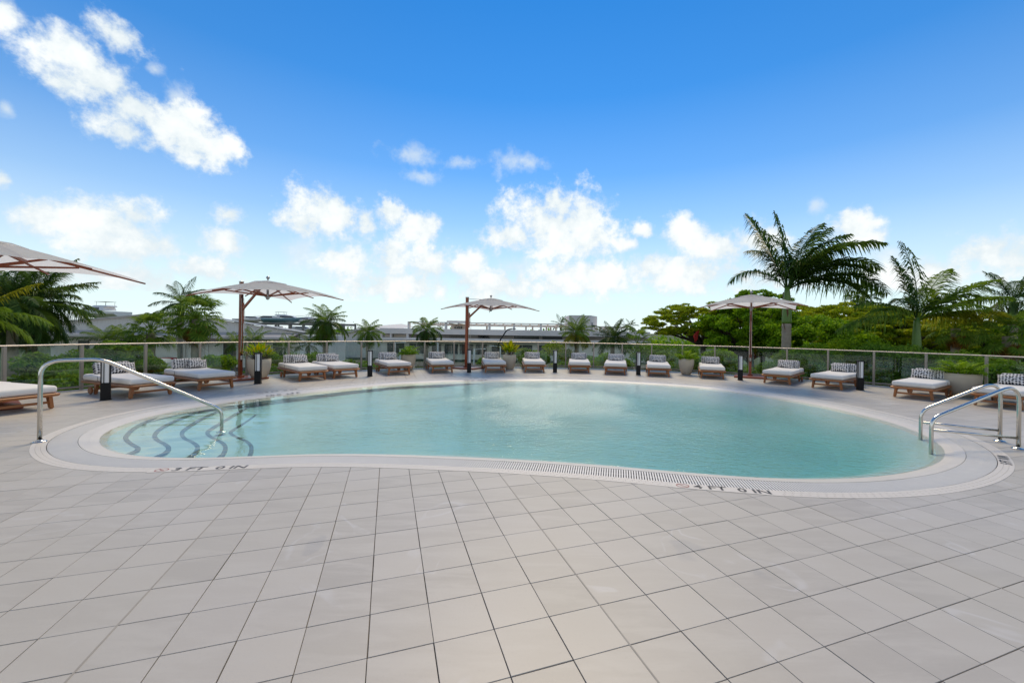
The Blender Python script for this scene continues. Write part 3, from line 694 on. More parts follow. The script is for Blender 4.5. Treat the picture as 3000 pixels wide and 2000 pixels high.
def ladder_rail(base, peak, bendp, wat, bar0, bar1, label):
    A = gnd(*base); Bp = gnd(*wat, WZ)
    nn = Vector((Bp.y - A.y, A.x - Bp.x, 0))
    def op(x, y):
        u, f, w = ray(x, y); d = Vector((u, f, w)); t_ = (A - Vector((0, 0, HC))).dot(nn) / d.dot(nn); return Vector((0, 0, HC)) + d * t_
    tt = tag(obj('ladder_rail', None, None, A), label, 'handrail', 'pool exit handrails')
    pk = op(*peak); bp = op(*bendp); zt = pk.z
    k1 = Vector((A.x, A.y, zt + .10)); k2 = Vector((Bp.x, Bp.y, bp.z + .03))
    d_ = (k2 - k1); k1 = Vector((A.x, A.y, zt + .05))
    MB().tube([p - A for p in bend([A, k1, k2, Vector((Bp.x, Bp.y, -.40))], [.26, .13], 10)], .0235, 14).build('tube', M['steel'], tt, True)
    zb = op(*bar1).z; zc = op(*bar0).z; zz = (zb + zc) / 2
    MB().tube([Vector((0, 0, zb)), Vector((Bp.x - A.x, Bp.y - A.y, zc))], .0165, 12).build('cross_bar', M['steel'], tt, True)
    obj('flange', fl, tt, (0, 0, .002))
ladder_rail((2929.4, 1292.3), (2899.7, 1121), (2702, 1208), (2697, 1280), (2705, 1237), (2928, 1260.5), 'rear one of two stainless handrails at the deep end of the pool')
ladder_rail((2983.6, 1314.6), (2948.6, 1133), (2733, 1232), (2728, 1320), (2735, 1259), (2981, 1283), 'front one of two stainless handrails at the deep end of the pool')
# ================================================================ sun loungers
def make_lounger():
    root = thing('sun_lounger', 'x', 'sun lounger')
    b_ = MB(); L0, L1, Wd = -.14, 1.84, .84
    cy = (L0 + L1) / 2; ln = L1 - L0
    poly = []
    for sx, sy, a0 in ((1, 1, 0), (-1, 1, 90), (-1, -1, 180), (1, -1, 270)):
        for k in range(6):
            a = R(a0 + 18 * k); poly.append((sx * (Wd / 2 - .07) + .07 * math.cos(a), cy + sy * (ln / 2 - .07) + .07 * math.sin(a)))
    n = len(poly); ins = [(x * .96, cy + (y - cy) * .985) for x, y in poly]
    lay = [(ins, .228), (poly, .246), (poly, .268), (ins, .280)]
    b_.add([(x, y, z) for p, z in lay for x, y in p], [(i * n + k, i * n + (k + 1) % n, (i + 1) * n + (k + 1) % n, (i + 1) * n + k) for i in range(3) for k in range(n)] + [tuple(range(n))[::-1], tuple(range(3 * n, 4 * n))])
    fr = b_.build('frame', M['teak'], root)
    lg = {}
    for yy in (0, 1.35):
        for sx in (-1, 1):
            m_ = MB(); m_.bar((sx * .315, yy + (.02 if yy else -.0), .235), (sx * .345, yy, .012), .052, .085, .046, .07, up=(0, 1, 0)); m_.box((sx * .345, yy, .006), (.03, .04, .012))
            m_.build('leg', M['teak'], root)
    MB().box((0, 0, .115), (.62, .026, .042)).build('stretcher', M['teak'], root)
    MB().box((0, 1.35, .115), (.62, .026, .042)).build('stretcher', M['teak'], root)
    for sx in (-1, 1): MB().box((sx * .30, .675, .214), (.035, 1.30, .03)).build('side_beam', M['teak'], root)
    for sx in (-1, 1):
        w = MB(); pr_ = [(.0, -.018), (.072, -.018), (.080, -.010), (.080, .010), (.072, .018), (.0, .018)]
        n = 18
        w.add([(sx * .405 + z, 1.41 + r_ * math.cos(2*math.pi*k/n), .081 + r_ * math.sin(2*math.pi*k/n)) for r_, z in pr_ for k in range(n)], [(i*n+k, i*n+(k+1)%n, (i+1)*n+(k+1)%n, (i+1)*n+k) for i in range(len(pr_)-1) for k in range(n)])
        wo_ = w.build('wheel', M['teak'], root); MB().tube([(sx * .35, 1.41, .081), (sx * .428, 1.41, .081)], .012, 8).build('axle', M['hardware'], wo_)
    def cushion(y0, y1, z0, z1, w, name):
        m_ = MB(); m_.rbox((0, (y0 + y1) / 2, (z0 + z1) / 2), (w, y1 - y0, z1 - z0), .048, 4)
        m_.v = [(x * (1 + .012 * math.sin((y - y0) / (y1 - y0) * math.pi)), y, z + (.014 * (1 - (x / (w / 2)) ** 2) * (1 - ((y - (y0 + y1) / 2) / ((y1 - y0) / 2)) ** 2) if z > (z0 + z1) / 2 else 0)) for x, y, z in m_.v]
        o = m_.build(name, M['mattress'], root, True); return o
    c1 = cushion(-.09, 1.16, .281, .412, .785, 'mattress'); cushion(1.162, 1.80, .281, .418, .785, 'mattress')
    t_ = MB(); 
    for sx in (-1, 1): t_.box((sx * .393, 1.161, .345), (.004, .008, .09))
    t_.build('seam', M['soil'], c1)
    bl = MB(); bl.rbox((0, 0, 0), (.63, .15, .26), .06, 4, Matrix.Rotation(R(-14), 3, 'X'))
    bo = bl.build('bolster', M['dots'], root, True); bo.location = (0, 1.54, .543)
    return root
def pillow_mesh(w, h, th, n=14):
    m_ = MB(); vs = []
    for s in (1, -1):
        for j in range(n + 1):
            for i in range(n + 1):
                u, v = 2 * i / n - 1, 2 * j / n - 1
                k = max(0, (1 - abs(u) ** 2.6)) ** .55 * max(0, (1 - abs(v) ** 2.6)) ** .55
                px = 1 - .10 * (1 - abs(u) ** 2) * (abs(v)); 
                vs.append((u * w / 2 * (1 - .07 * (1 - v * v) * abs(u) ** 3), s * th / 2 * k, v * h / 2 * (1 - .10 * (1 - u * u) * abs(v) ** 3)))
    N = (n + 1) ** 2; fs = []
    for j in range(n):
        for i in range(n):
            a = j * (n + 1) + i; fs.append((a, a + 1, a + n + 2, a + n + 1)); fs.append((N + a + n + 1, N + a + n + 2, N + a + 1, N + a))
    m_.add(vs, fs); return m_.mesh('throw_pillow', M['dots'], True)
pil = pillow_mesh(.47, .25, .15)
LOUNGE = [(-8.615,6.97,75),(-8.03,8.70,67.9),(-7.52,9.85,60.6),(-6.2,11.77,47),(-5.59,12.53,46),(-4.27,13.58,33),(-2.99,14.37,20),(-1.16,14.73,9),(.28,15.04,3),(1.94,15.07,-6),(3.17,14.65,-13),(4.61,14.26,-16),(6.28,13.81,-22),(7.75,12.62,-44),(8.54,11.59,-52),(9.47,9.98,-56),(10.3,8.9,-62)]
LLAB = ['teak lounger cut by the left edge of the photo, nearest on the left',
        'teak lounger behind the grab rail and nearest bollard lamp',
        'teak lounger just left of the left parasol post, pillow lying flat',
        'teak lounger right of the yellow-leaved planter, showing its round wheel',
        'teak lounger overlapped by the one with the wheel, right of the yellow planter',
        'teak lounger between the third bollard lamp and the second planter',
        'teak lounger between the second planter and the middle parasol post',
        'teak lounger right of the middle parasol, in front of the third planter',
        'teak lounger seen end-on between the third planter and a bollard lamp',
        'teak lounger at the far end of the pool, just right of the fifth bollard lamp',
        'teak lounger just left of the sixth bollard lamp, opposite the camera',
        'teak lounger between the sixth bollard lamp and the bare stone planter',
        'teak lounger between the stone planter and the seventh bollard lamp',
        'teak lounger just right of the right parasol post',
        'teak lounger just left of the rightmost bollard lamp',
        'teak lounger in front of the large white planter on the right',
        'teak lounger behind the pool exit handrails, cut by the right edge']
PO = [(.05,0),(.12,.02),(.16,.25),(.10,.1),(.11,.1),(.06,.05),(.0,0),(.02,0),(.02,0),(.03,.02),(.0,0),(.02,0),(.03,0),(-.06,.02),(-.06,.05),(-.12,.15),(-.1,.1)]
lp = make_lounger()
for i, (x, y, a) in enumerate(LOUNGE):
    o = lp if i == 0 else copy_tree(lp)
    o.location = (x, y, .0015); o.rotation_euler = (0, 0, R(a)); o['label'] = LLAB[i]; o['group'] = 'teak sun loungers round the pool'
    rz = R(a); px, tw = PO[i]
    wx = Vector((math.cos(rz), math.sin(rz), 0)); wy = Vector((-math.sin(rz), math.cos(rz), 0))
    pos = Vector((x, y, 0)) + wx * px + wy * 1.375 + Vector((0, 0, .535))
    q = obj('throw_pillow', pil, None, pos, (R(-24 + (i * 7) % 5), R((i * 13) % 9 - 4), rz + tw * .6))
    tag(q, 'dotted pillow on the ' + LLAB[i].replace('teak lounger', 'lounger').split(',')[0], 'pillow', 'dotted pillows on the loungers')

# ================================================================ bollard lamps
def make_bollard():
    root = thing('bollard_lamp', 'x', 'bollard lamp'); s_ = .142
    MB().rbox((0, 0, .175), (s_, s_, .35), .006, 1).build('lamp_body', M['black'], root)
    MB().box((0, 0, .006), (s_ + .022, s_ + .022, .012)).build('foot_plate', M['black'], root)
    for sx in (-1, 1):
        for sy in (-1, 1): MB().box((sx * (s_ / 2 - .009), sy * (s_ / 2 - .009), .575), (.018, .018, .45)).build('corner_bar', M['black'], root)
    for k in range(4):
        a = k * math.pi / 2; MB().box(((s_ / 2 - .006) * math.cos(a) + .022 * math.sin(a), (s_ / 2 - .006) * math.sin(a) - .022 * math.cos(a), .575), (.010, .012, .45) if k % 2 == 0 else (.012, .010, .45)).build('glazing_bar', M['black'], root)
    MB().box((0, 0, .575), (s_ - .026, s_ - .026, .45)).build('diffuser', M['diffuser'], root)
    MB().rbox((0, 0, .8145), (s_ + .014, s_ + .014, .029), .005, 1).build('cap', M['black'], root)
    return root
BOLL = [(-8.5,8.22,40),(-7.2,10.9,20),(-5.02,13.01,16),(-2.09,14.66,10),(1.04,15.19,2),(4.01,14.68,-8),(7.07,13.5,-22),(9.37,11.45,-24)]
BLAB = ['black bollard lamp behind the grab rail, nearest on the left', 'black bollard lamp in front of the yellow-leaved planter', 'black bollard lamp left of the second planter, by the pool edge',
        'black bollard lamp in front of the middle parasol post', 'black bollard lamp near the middle of the far deck, fifth from the left', 'black bollard lamp left of the bare stone planter, sixth from the left',
        'black bollard lamp just left of the right parasol post', 'rightmost black bollard lamp, in front of the glass']
bp = make_bollard()
for i, (x, y, a) in enumerate(BOLL):
    o = bp if i == 0 else copy_tree(bp)
    o.location = (x, y, .001); o.rotation_euler = (0, 0, R(a)); o['label'] = BLAB[i]; o['group'] = 'black bollard lamps round the pool'

# ================================================================ parasols
def make_parasol():
    root = thing('cantilever_parasol', 'x', 'parasol')      # origin under the hub, post at (-PX,0)
    r_, ze, zm, za = 1.82, 2.37, 2.45, 2.77
    # canopy: square with corners on +-x, +-y
    cor = [Vector((r_ * math.cos(k * math.pi / 2), r_ * math.sin(k * math.pi / 2), ze)) for k in range(4)]
    N = 10; m_ = MB()
    apex = Vector((0, 0, za))
    for k in range(4):
        a, b = cor[k], cor[(k + 1) % 4]; vs = []
        for i in range(N + 1):
            s_ = .10 + .90 * i / N
            for j in range(N + 1):
                u = j / N; e = a.lerp(b, u); e = Vector((e.x, e.y, ze + (zm - ze) * (1 - (2 * u - 1) ** 2)))
                inn = 1 - .045 * (1 - (2 * u - 1) ** 2); e.x *= inn; e.y *= inn
                p = apex.lerp(e, s_); p.z -= .012 * math.sin(math.pi * s_) * abs(math.sin(2 * math.pi * u)); p.z += .03 * math.sin(math.pi * s_); vs.append(p)
        m_.add(vs, [(i * (N + 1) + j, (i + 1) * (N + 1) + j, (i + 1) * (N + 1) + j + 1, i * (N + 1) + j + 1) for i in range(N) for j in range(N)])
    cn = m_.build('canopy', M['canopy'], root, True); shadesmooth_angle(cn, 12)
    v = MB(); q = .46
    for k in range(4):
        a = Vector((q * math.cos(k*math.pi/2), q * math.sin(k*math.pi/2), 0)); b = Vector((q * math.cos((k+1)*math.pi/2), q * math.sin((k+1)*math.pi/2), 0))
        z0 = za - (za - ze) * q / r_ + .042
        v.add([(0, 0, za + .02), (a.x, a.y, z0), ((a.x + b.x) / 2, (a.y + b.y) / 2, z0 + .03), (b.x, b.y, z0), (a.x, a.y, z0 - .02), ((a.x + b.x) / 2, (a.y + b.y) / 2, z0 + .01), (b.x, b.y, z0 - .02)], [(0, 1, 2), (0, 2, 3), (1, 4, 5, 2), (2, 5, 6, 3)])
    v.build('vent_cap', M['canopy'], cn)
    MB().lathe([(.0, 0), (.02, 0), (.02, .03), (.042, .045), (.046, .075), (.03, .10), (.0, .112)], 14, (0, 0, za + .03), False).build('finial', M['hardware'], root, True)
    hub = MB().lathe([(.0, 2.26), (.03, 2.27), (.045, 2.30), (.05, 2.33), (.075, 2.335), (.075, 2.41), (.03, 2.415), (.03, za - .02)], 14, cap=False).build('hub', M['hardware'], root, True)
    for k in range(8):
        a = k * math.pi / 4; R_ = r_ + .10 if k % 2 == 0 else r_ / math.sqrt(2) * .955 + .05
        zt = (ze if k % 2 == 0 else zm); d = Vector((math.cos(a), math.sin(a), 0))
        RE = r_ if k % 2 == 0 else r_ / math.sqrt(2) * .955
        p0 = d * .05 + Vector((0, 0, za - .05)); p1 = d * R_ + Vector((0, 0, zt - .035 - (R_ - RE) * .2))
        rb = MB().bar(p0, p1, .022, .034, .018, .026).build('rib', M['pole'], root)
        pm_ = p0.lerp(p1, .52 if k % 2 == 0 else .56)
        MB().bar(d * .07 + Vector((0, 0, 2.37)), pm_ - Vector((0, 0, .02)), .024, .036, .02, .03).build('strut', M['pole'], rb)
    return root
def parasol_post(root, post, zt=2.83):     # post position in local coordinates
    px, py = post; d = Vector((-px, -py, 0)); ln = d.length; d.normalize()
    P0 = Vector((px, py, 0)); po_ = MB()
    po_.bar(P0 + Vector((0, 0, .06)), P0 + Vector((.0, .0, zt)), .075, .105, up=tuple(d)); post_o = po_.build('post', M['pole'], root)
    MB().bar(P0 + d * .056 + Vector((0, 0, .5)), P0 + d * .056 + Vector((0, 0, zt - .3)), .018, .012, up=tuple(d)).build('groove', M['black'], post_o)
    MB().bar(P0 + d * .085 + Vector((0, 0, 1.62)), P0 + d * .085 + Vector((0, 0, 2.22)), .06, .055, up=tuple(d)).build('slider', M['pole'], root)
    MB().rbox(P0 + Vector((0, 0, zt + .002)), (.095, .12, .035), .006, 1, Matrix.Rotation(math.atan2(d.y, d.x) - math.pi / 2, 3, 'Z')).build('post_cap', M['hardware'], root)
    MB().bar(P0 + d * .07 + Vector((0, 0, 2.02)), d * -.10 + Vector((0, 0, 2.76)), .042, .07, .036, .05).build('arm', M['pole'], root)
    MB().bar(P0 + Vector((0, 0, zt - .06)), d * -.30 + Vector((0, 0, 2.735)), .012, .02).build('stay', M['hardware'], root)
    for s_ in (-1, 1):
        sd = Vector((-d.y, d.x, 0)) * .03 * s_
        pts = [P0 + d * (.09 + .10 * math.sin(math.pi * t_) * (.3 if s_ < 0 else .8)) + sd + Vector((0, 0, 2.35 - 1.55 * t_)) for t_ in np.linspace(0, 1, 10)]
        MB().tube(pts, .006, 5).build('rope', M['rope'], root)
    MB().rbox(P0 + d * .07 + Vector((0, 0, .62)), (.05, .05, .12), .008, 1).build('cleat', M['hardware'], root)
    mz = Matrix.Rotation(math.atan2(d.y, d.x), 3, 'Z')
    bs = MB(); bs.rbox(P0 + d * .12 + Vector((0, 0, .030)), (1.0, 1.0, .046), .008, 1, mz); bo_ = bs.build('base_plate', M['pole'], root)
    MB().rbox(P0 + Vector((0, 0, .075)), (.17, .17, .055), .008, 1, mz).build('socket', M['pole'], bo_)
    for sx in (-1, 1):
        for sy in (-1, 1): MB().box(P0 + d * .12 + mz @ Vector((sx * .44, sy * .44, 0)) + Vector((0, 0, .004)), (.06, .06, .008)).build('glide', M['rubber'], bo_)
PAR = [(-8.22, 6.12, R(64), (-9.75, 7.2), 'parasol canopy cut by the left edge of the photo, over the nearest lounger'),
       (-7.1, 11.1, R(13), (-8.39, 11.91), 'grey canvas parasol on a red wood post beside the yellow-leaved planter'),
       (-1.45, 15.9, R(7), (-2.44, 16.33), 'grey canvas parasol in the middle, in front of the concrete terminal'),
       (7.1, 12.95, R(-28.8 + 45), (8.0, 14.6), 'grey canvas parasol on the right, in front of the green trees')]
pp_ = make_parasol()
for i, (x, y, a, post, lab) in enumerate(PAR):
    o = pp_ if i == 0 else copy_tree(pp_)
    o.location = (x, y, .0); o.rotation_euler = (0, 0, a); o['label'] = lab; o['group'] = 'cantilever parasols'
for i, (x, y, a, post, lab) in enumerate(PAR):
    o = [q for q in bpy.data.objects if q.get('label') == lab][0]
    d = Matrix.Rotation(-a, 2) @ Vector((post[0] - x, post[1] - y)); parasol_post(o, (d.x, d.y))

# ================================================================ planters and their plants
def planter(x, y, w, h, label):
    r_ = w / 2
    prof = [(r_ * .50, 0), (r_ * .62, .03), (r_ * .82, h * .28), (r_ * .96, h * .58), (r_, h * .82), (r_ * .985, h), (r_ * .93, h + .004), (r_ * .90, h - .02), (r_ * .89, h - .06)]
    p = thing('planter', label, 'planter', (x, y, .001), group='pale stone planters')
    MB().lathe(prof, 32, cap=False).build('pot', M['stone'], p, True)
    MB().lathe([(.0, h - .055), (r_ * .89, h - .06)], 24, cap=False).build('soil', M['soil'], p)
    MB().lathe([(.0, .002), (r_ * .5, .002)], 24, cap=False).build('pot_base', M['stone'], p)
    return r_, h
def blade(L, wd, lobes=0, droop=.35, n=7):
    m_ = MB(); vs = []; fs = []
    for i in range(n + 1):
        t_ = i / n; w = wd * math.sin(math.pi * min(1, t_ ** .75 * .97 + .03)) ** .8
        z = L * (t_ * .85 - droop * t_ * t_); x = L * t_ * .75
        vs += [(x, -w / 2, z + w * .18), (x, 0, z), (x, w / 2, z + w * .18)]
    for i in range(n):
        a = i * 3; fs += [(a, a + 3, a + 4, a + 1), (a + 1, a + 4, a + 5, a + 2)]
    m_.add(vs, fs); return m_
def lobed(L, droop=.3):           # split philodendron leaf: midrib with fingers on both sides
    m_ = MB(); n = 7
    def P(t_): return Vector((L * (.55 * t_ + .3 * t_ * t_), 0, L * (.85 * t_ - droop * 1.3 * t_ * t_)))
    m_.bar(P(0), P(.45), .014, .012)
    for i in range(n):
        t_ = .38 + .55 * i / n; p = P(t_); ln = L * .42 * math.sin(math.pi * (.22 + .68 * i / n))
        for s_ in (-1, 1):
            a = Vector((.45 + .5 * i / n, s_ * 1.0, .05)).normalized(); w = L * .058
            q = p + a * ln * .55 + Vector((0, 0, .02)); e = p + a * ln + Vector((0, 0, -.035)); sd = Vector((a.y * -1, a.x, 0)) * w / 2
            m_.add([p - sd * .8, p + sd * .8, q + sd * 1.15, q - sd * 1.15, e], [(0, 1, 2, 3), (3, 2, 4)])
    p = P(.93); e = P(1.08); m_.add([p + Vector((0, -.035, 0)), p + Vector((0, .035, 0)), e], [(0, 1, 2)])
    return m_
def potted(x, y, r_, h, label, kind, n, L, mats, name, wd=1.0, ht=.4):
    root = thing(name, label, 'plant', (x, y, h - .055), group='plants in the planters')
    if kind == 'lobed': ms_ = [lobed(L * s_, d).mesh('leaf', M[m_]) for s_, d, m_ in ((1, .3, mats[0]), (.85, .45, mats[0]), (1.1, .2, mats[1]), (.75, .55, mats[1]))]
    else: ms_ = [blade(L * s_, L * .22 * s_, 0, d).mesh('leaf', M[m_]) for s_, d, m_ in ((1, .25, mats[0]), (.8, .45, mats[0]), (1.15, .15, mats[1]), (.7, .6, mats[1]))]
    st_ = MB()
    for k in range(n):
        a = k * 2.39996 + random.uniform(-.3, .3); q = math.sqrt((k + .5) / n)
        if kind == 'lobed': rr, zz, tilt = r_ * .55 * q, ht * .3 * (1 - q) * random.random(), q * .75 - .62 + random.uniform(-.2, .2)
        else:
            d_ = random.uniform(.55, 1); rr = wd * q * d_; zz = .02 + ht * math.sqrt(max(0, 1 - q * q * .8)) * d_; tilt = q * 1.0 - .75 + random.uniform(-.35, .35)
            if k % 3 == 0: st_.tube([(rr * .3 * math.cos(a), rr * .3 * math.sin(a), 0), (rr * math.cos(a), rr * math.sin(a), zz)], .005, 4)
        obj('leaf', random.choice(ms_), root, (rr * math.cos(a), rr * math.sin(a), zz), (0, tilt, a + random.uniform(-.5, .5)), [random.uniform(.75, 1.2)] * 3)
    if st_.v: st_.build('stem', M['bark'], root)
PL = [(-7.86,11.95,.60,.585,'pale stone planter with yellow-leaved shrub beside the left parasol','blade',260,.17,('pot_yellow','pot_green'),'croton_shrub','bushy yellow and green shrub in the planter beside the left parasol'),
      (-4.45,15.25,.53,.585,'pale stone planter half hidden behind a lounger, second from left','lobed',40,.40,('pot_green','pot_green'),'leafy_plant','green split-leaf plant in the second planter from the left'),
      (-.7,16.15,.52,.575,'pale stone planter right of the middle parasol, beside a lounger','blade',110,.30,('shrub_bright','pot_yellow'),'feathery_plant','upright yellow-green plant in the planter right of the middle parasol'),
      (5.9,15.1,.54,.585,'pale stone planter standing free between two loungers on the right','lobed',40,.36,('pot_green','shrub_bright'),'leafy_plant','bright green plant in the free-standing planter on the right'),
      (11.2,10.5,.76,.60,'large pale planter behind the lounger at the right edge','lobed',44,.46,('pot_green','shrub_bright'),'philodendron','large split-leaf plant in the big planter on the right')]
for (x, y, w, h, lab, kind, n, L, mats, nm, lab2) in PL:
    r_, hh = planter(x, y, w, h, lab); potted(x, y, r_, hh, lab2, kind, n, L, mats, nm, .42 if nm == 'croton_shrub' else .24, .42 if nm == 'croton_shrub' else .34)
# ================================================================ vegetation helpers
def fast_mesh(name, verts, quads, m):
    me = bpy.data.meshes.new(name); nq = len(quads)
    me.vertices.add(len(verts)); me.vertices.foreach_set('co', np.asarray(verts, np.float32).ravel())
    me.loops.add(nq * 4); me.loops.foreach_set('vertex_index', np.asarray(quads, np.int32).ravel())
    me.polygons.add(nq); me.polygons.foreach_set('loop_start', np.arange(0, nq * 4, 4, dtype=np.int32))
    me.materials.append(m); me.update(calc_edges=True); return me
def leaves(name, C, size, m, asp=.5, flat=.5, parent=None, loc=None):
    """one rhombic leaf with a folded midrib per centre point"""
    n = len(C); a = rng.uniform(0, 2 * np.pi, n); tilt = rng.normal(0, flat, n); s = size * rng.uniform(.6, 1.35, n)
    d = np.c_[np.cos(a) * np.cos(tilt), np.sin(a) * np.cos(tilt), np.sin(tilt)]
    r = rng.normal(0, 1, (n, 3)) * [.8, .8, .6] + [0, -.25, .7]; w = np.cross(d, r); w /= np.linalg.norm(w, axis=1)[:, None] + 1e-9
    s = s[:, None]
    V = np.stack([C - d * s * .5, C + w * s * asp * .5 - d * s * .05, C + d * s * .5, C - w * s * asp * .5 - d * s * .05], 1).reshape(-1, 3)
    return obj(name, fast_mesh(name, V, np.arange(4 * n).reshape(-1, 4), m), parent, loc)
def pads(n, per, rx, ry, rz, pr, flat=.34, top=True):
    """clumps spread through an ellipsoid, leaves on the upper shell of every clump"""
    C = []; cs = []
    for k in range(n):
        u = rng.normal(0, 1, 3); u /= np.linalg.norm(u); q = rng.uniform(.45, 1) ** .6
        c = u * q * [rx, ry, rz]; 
        if top and c[2] < -.55 * rz: c[2] *= .5
        s = pr * rng.uniform(.6, 1.35); m = int(per * (s / pr) ** 2)
        v = rng.normal(0, 1, (m, 3)); v /= np.linalg.norm(v, axis=1)[:, None]; v[:, 2] = np.abs(v[:, 2]) * np.where(rng.random(m) < .75, 1, -.6)
        C.append(c + v * np.c_[[s * 1.0] * m, [s * 1.0] * m, [s * flat] * m] * rng.uniform(.45, 1.05, (m, 1))); cs.append(c)
    return np.concatenate(C), cs
def tree(label, px, py, Y, w, h, m, n=60, per=420, pr=.85, leafsize=.2, flat=.34, name='broadleaf_tree', limbs=True, group='trees beyond the railing'):
    """crown centre seen at (px,py) at depth Y, w and h its half-width and half-height in metres"""
    c = at(px, py, Y); root = thing(name, label, 'tree', (c.x, c.y, GZ), group=group)
    C, cs = pads(n, per, w, w * .8, h, pr, flat); hz_ = c.z - GZ
    leaves('crown', C + [0, 0, hz_], leafsize, m, .55, .75, root)
    tb = MB(); fork = Vector((0, 0, max(1.0, hz_ - h * .9)))
    tb.tube([(0, 0, 0), (.12, .05, fork.z * .5), fork], [.30, .24, .2], 9)
    if limbs:
        for k in range(0, len(cs), max(1, len(cs) // 45)):
            q = Vector(cs[k]) + Vector((0, 0, hz_ - .05)); mid = fork.lerp(q, .55) + Vector((random.uniform(-.3, .3), random.uniform(-.3, .3), -.25 * random.random()))
            tb.tube([fork + Vector((0, 0, random.uniform(-.4, .3))), mid, q], [.10, .055, .018], 5, False)
    tb.build('trunk', M['bark'], root, True); return root
def shrub(label, px, ptop, Y, w, h, m, per=700, leafsize=.13, n=16, name='shrub', d=None):
    c = at(px, ptop, Y); root = thing(name, label, 'shrub', (c.x, c.y, GZ), group='shrubs beyond the railing')
    C, cs = pads(n, per, w / 2, (d or w) / 2 * .8, h / 2, w * .2, .75, False); zc = c.z - GZ - h / 2
    leaves('foliage', C + [0, 0, zc], leafsize, m, .5, .7, root)
    s_ = MB()
    for k in range(4): s_.tube([(random.uniform(-.15, .15) * w, random.uniform(-.1, .1) * w, 0), (random.uniform(-.3, .3) * w, random.uniform(-.2, .2) * w, zc)], [.05, .02], 5, False)
    s_.build('stem', M['bark'], root); return root
# ---- palms
def feather(L, e0, curl, m, nl=68, ll=.31, hang=.65, name='frond', side=0.0):
    """pinnate frond leaving the origin along +x, rising at e0 degrees and bending over by curl degrees"""
    mb = MB(); pts = []; p = Vector((0, 0, 0)); N = 22
    for i in range(N + 1):
        t_ = i / N; a = R(e0) - R(curl) * t_ ** 1.35; pts.append((p.copy(), Vector((math.cos(a), side * t_, math.sin(a))).normalized())); p = p + pts[-1][1] * (L / N)
    mb.tube([q for q, _ in pts], [.030 * L / 4 * (1 - .85 * i / N) + .003 for i in range(N + 1)], 4, False)
    for i in range(nl):
        t_ = .14 + .86 * i / (nl - 1); k = t_ * N; j = min(int(k), N - 1); q = pts[j][0].lerp(pts[j + 1][0], k - j); d = pts[j][1]
        ln = L * ll * (math.sin(math.pi * min(.97, .18 + t_ * .80)) ** .7) * random.uniform(.82, 1.12)
        up = Vector((-d.z, 0, d.x)); w = .024 + .007 * L
        for s_ in (-1, 1):
            a = (d * random.uniform(.55, .85) + Vector((0, s_, 0)) * random.uniform(.8, 1.05) + up * random.uniform(-.12, .35)).normalized()
            m1 = q + a * ln * .5; e = q + a * ln * .92 + Vector((0, 0, -1)) * ln * hang * random.uniform(.55, 1.2); m1 = m1 + Vector((0, 0, -1)) * ln * hang * .16
            wv = a.cross(Vector((0, 0, 1))).normalized() * w * .5 + Vector((0, 0, w * .3))
            mb.add([q - wv * .5, q + wv * .5, m1 + wv, m1 - wv, e + wv * .12, e - wv * .12], [(0, 1, 2, 3), (3, 2, 4, 5)])
    return mb.mesh(name, M[m])
def fan(L, rr, m, droop=.4, nseg=26, span=250, name='frond'):
    mb = MB(); c = Vector((L * .8, 0, L * .35)); mb.tube([(0, 0, 0), (L * .45, 0, L * .26), c], [.022, .016, .012], 4, False)
    for k in range(nseg):
        a = R(-span / 2 + span * k / (nseg - 1)); d = Vector((math.cos(a), math.sin(a), .12)).normalized(); a2 = a + R(span / nseg * .5); w = rr * R(span / nseg) * .6
        sd = Vector((-d.y, d.x, 0)) * w * .5; rl = rr * random.uniform(.85, 1.08) * (.78 + .22 * math.cos(a))
        m1 = c + d * rl * .55 + Vector((0, 0, .05 * rr - (k % 2) * .02)); e = c + d * rl + Vector((0, 0, -droop * rl * random.uniform(.5, 1.3)))
        mb.add([c, m1 - sd, m1 + sd, e], [(0, 1, 3, 2)] if False else [(0, 1, 2), (1, 3, 2)])
    return mb.mesh(name, M[m])
FV = {}
def variants(key, fn):
    if key not in FV: FV[key] = [fn(k) for k in range(5)]
    return FV[key]
def trunk_mesh(root, h, r0, r1, lean=(0, 0), rings=True, name='trunk', m='trunk'):
    N = max(8, int(h / .16)); mb = MB(); pts = []; rs = []
    for i in range(N + 1):
        t_ = i / N; pts.append((lean[0] * t_ * t_, lean[1] * t_ * t_, h * t_)); rs.append((r0 + (r1 - r0) * t_ + .05 * math.exp(-t_ * 12)) * (1 + (.035 if i % 2 else -.02)))
    mb.tube(pts, rs, 12); mb.build(name, M[m], root, True); return Vector(pts[-1])
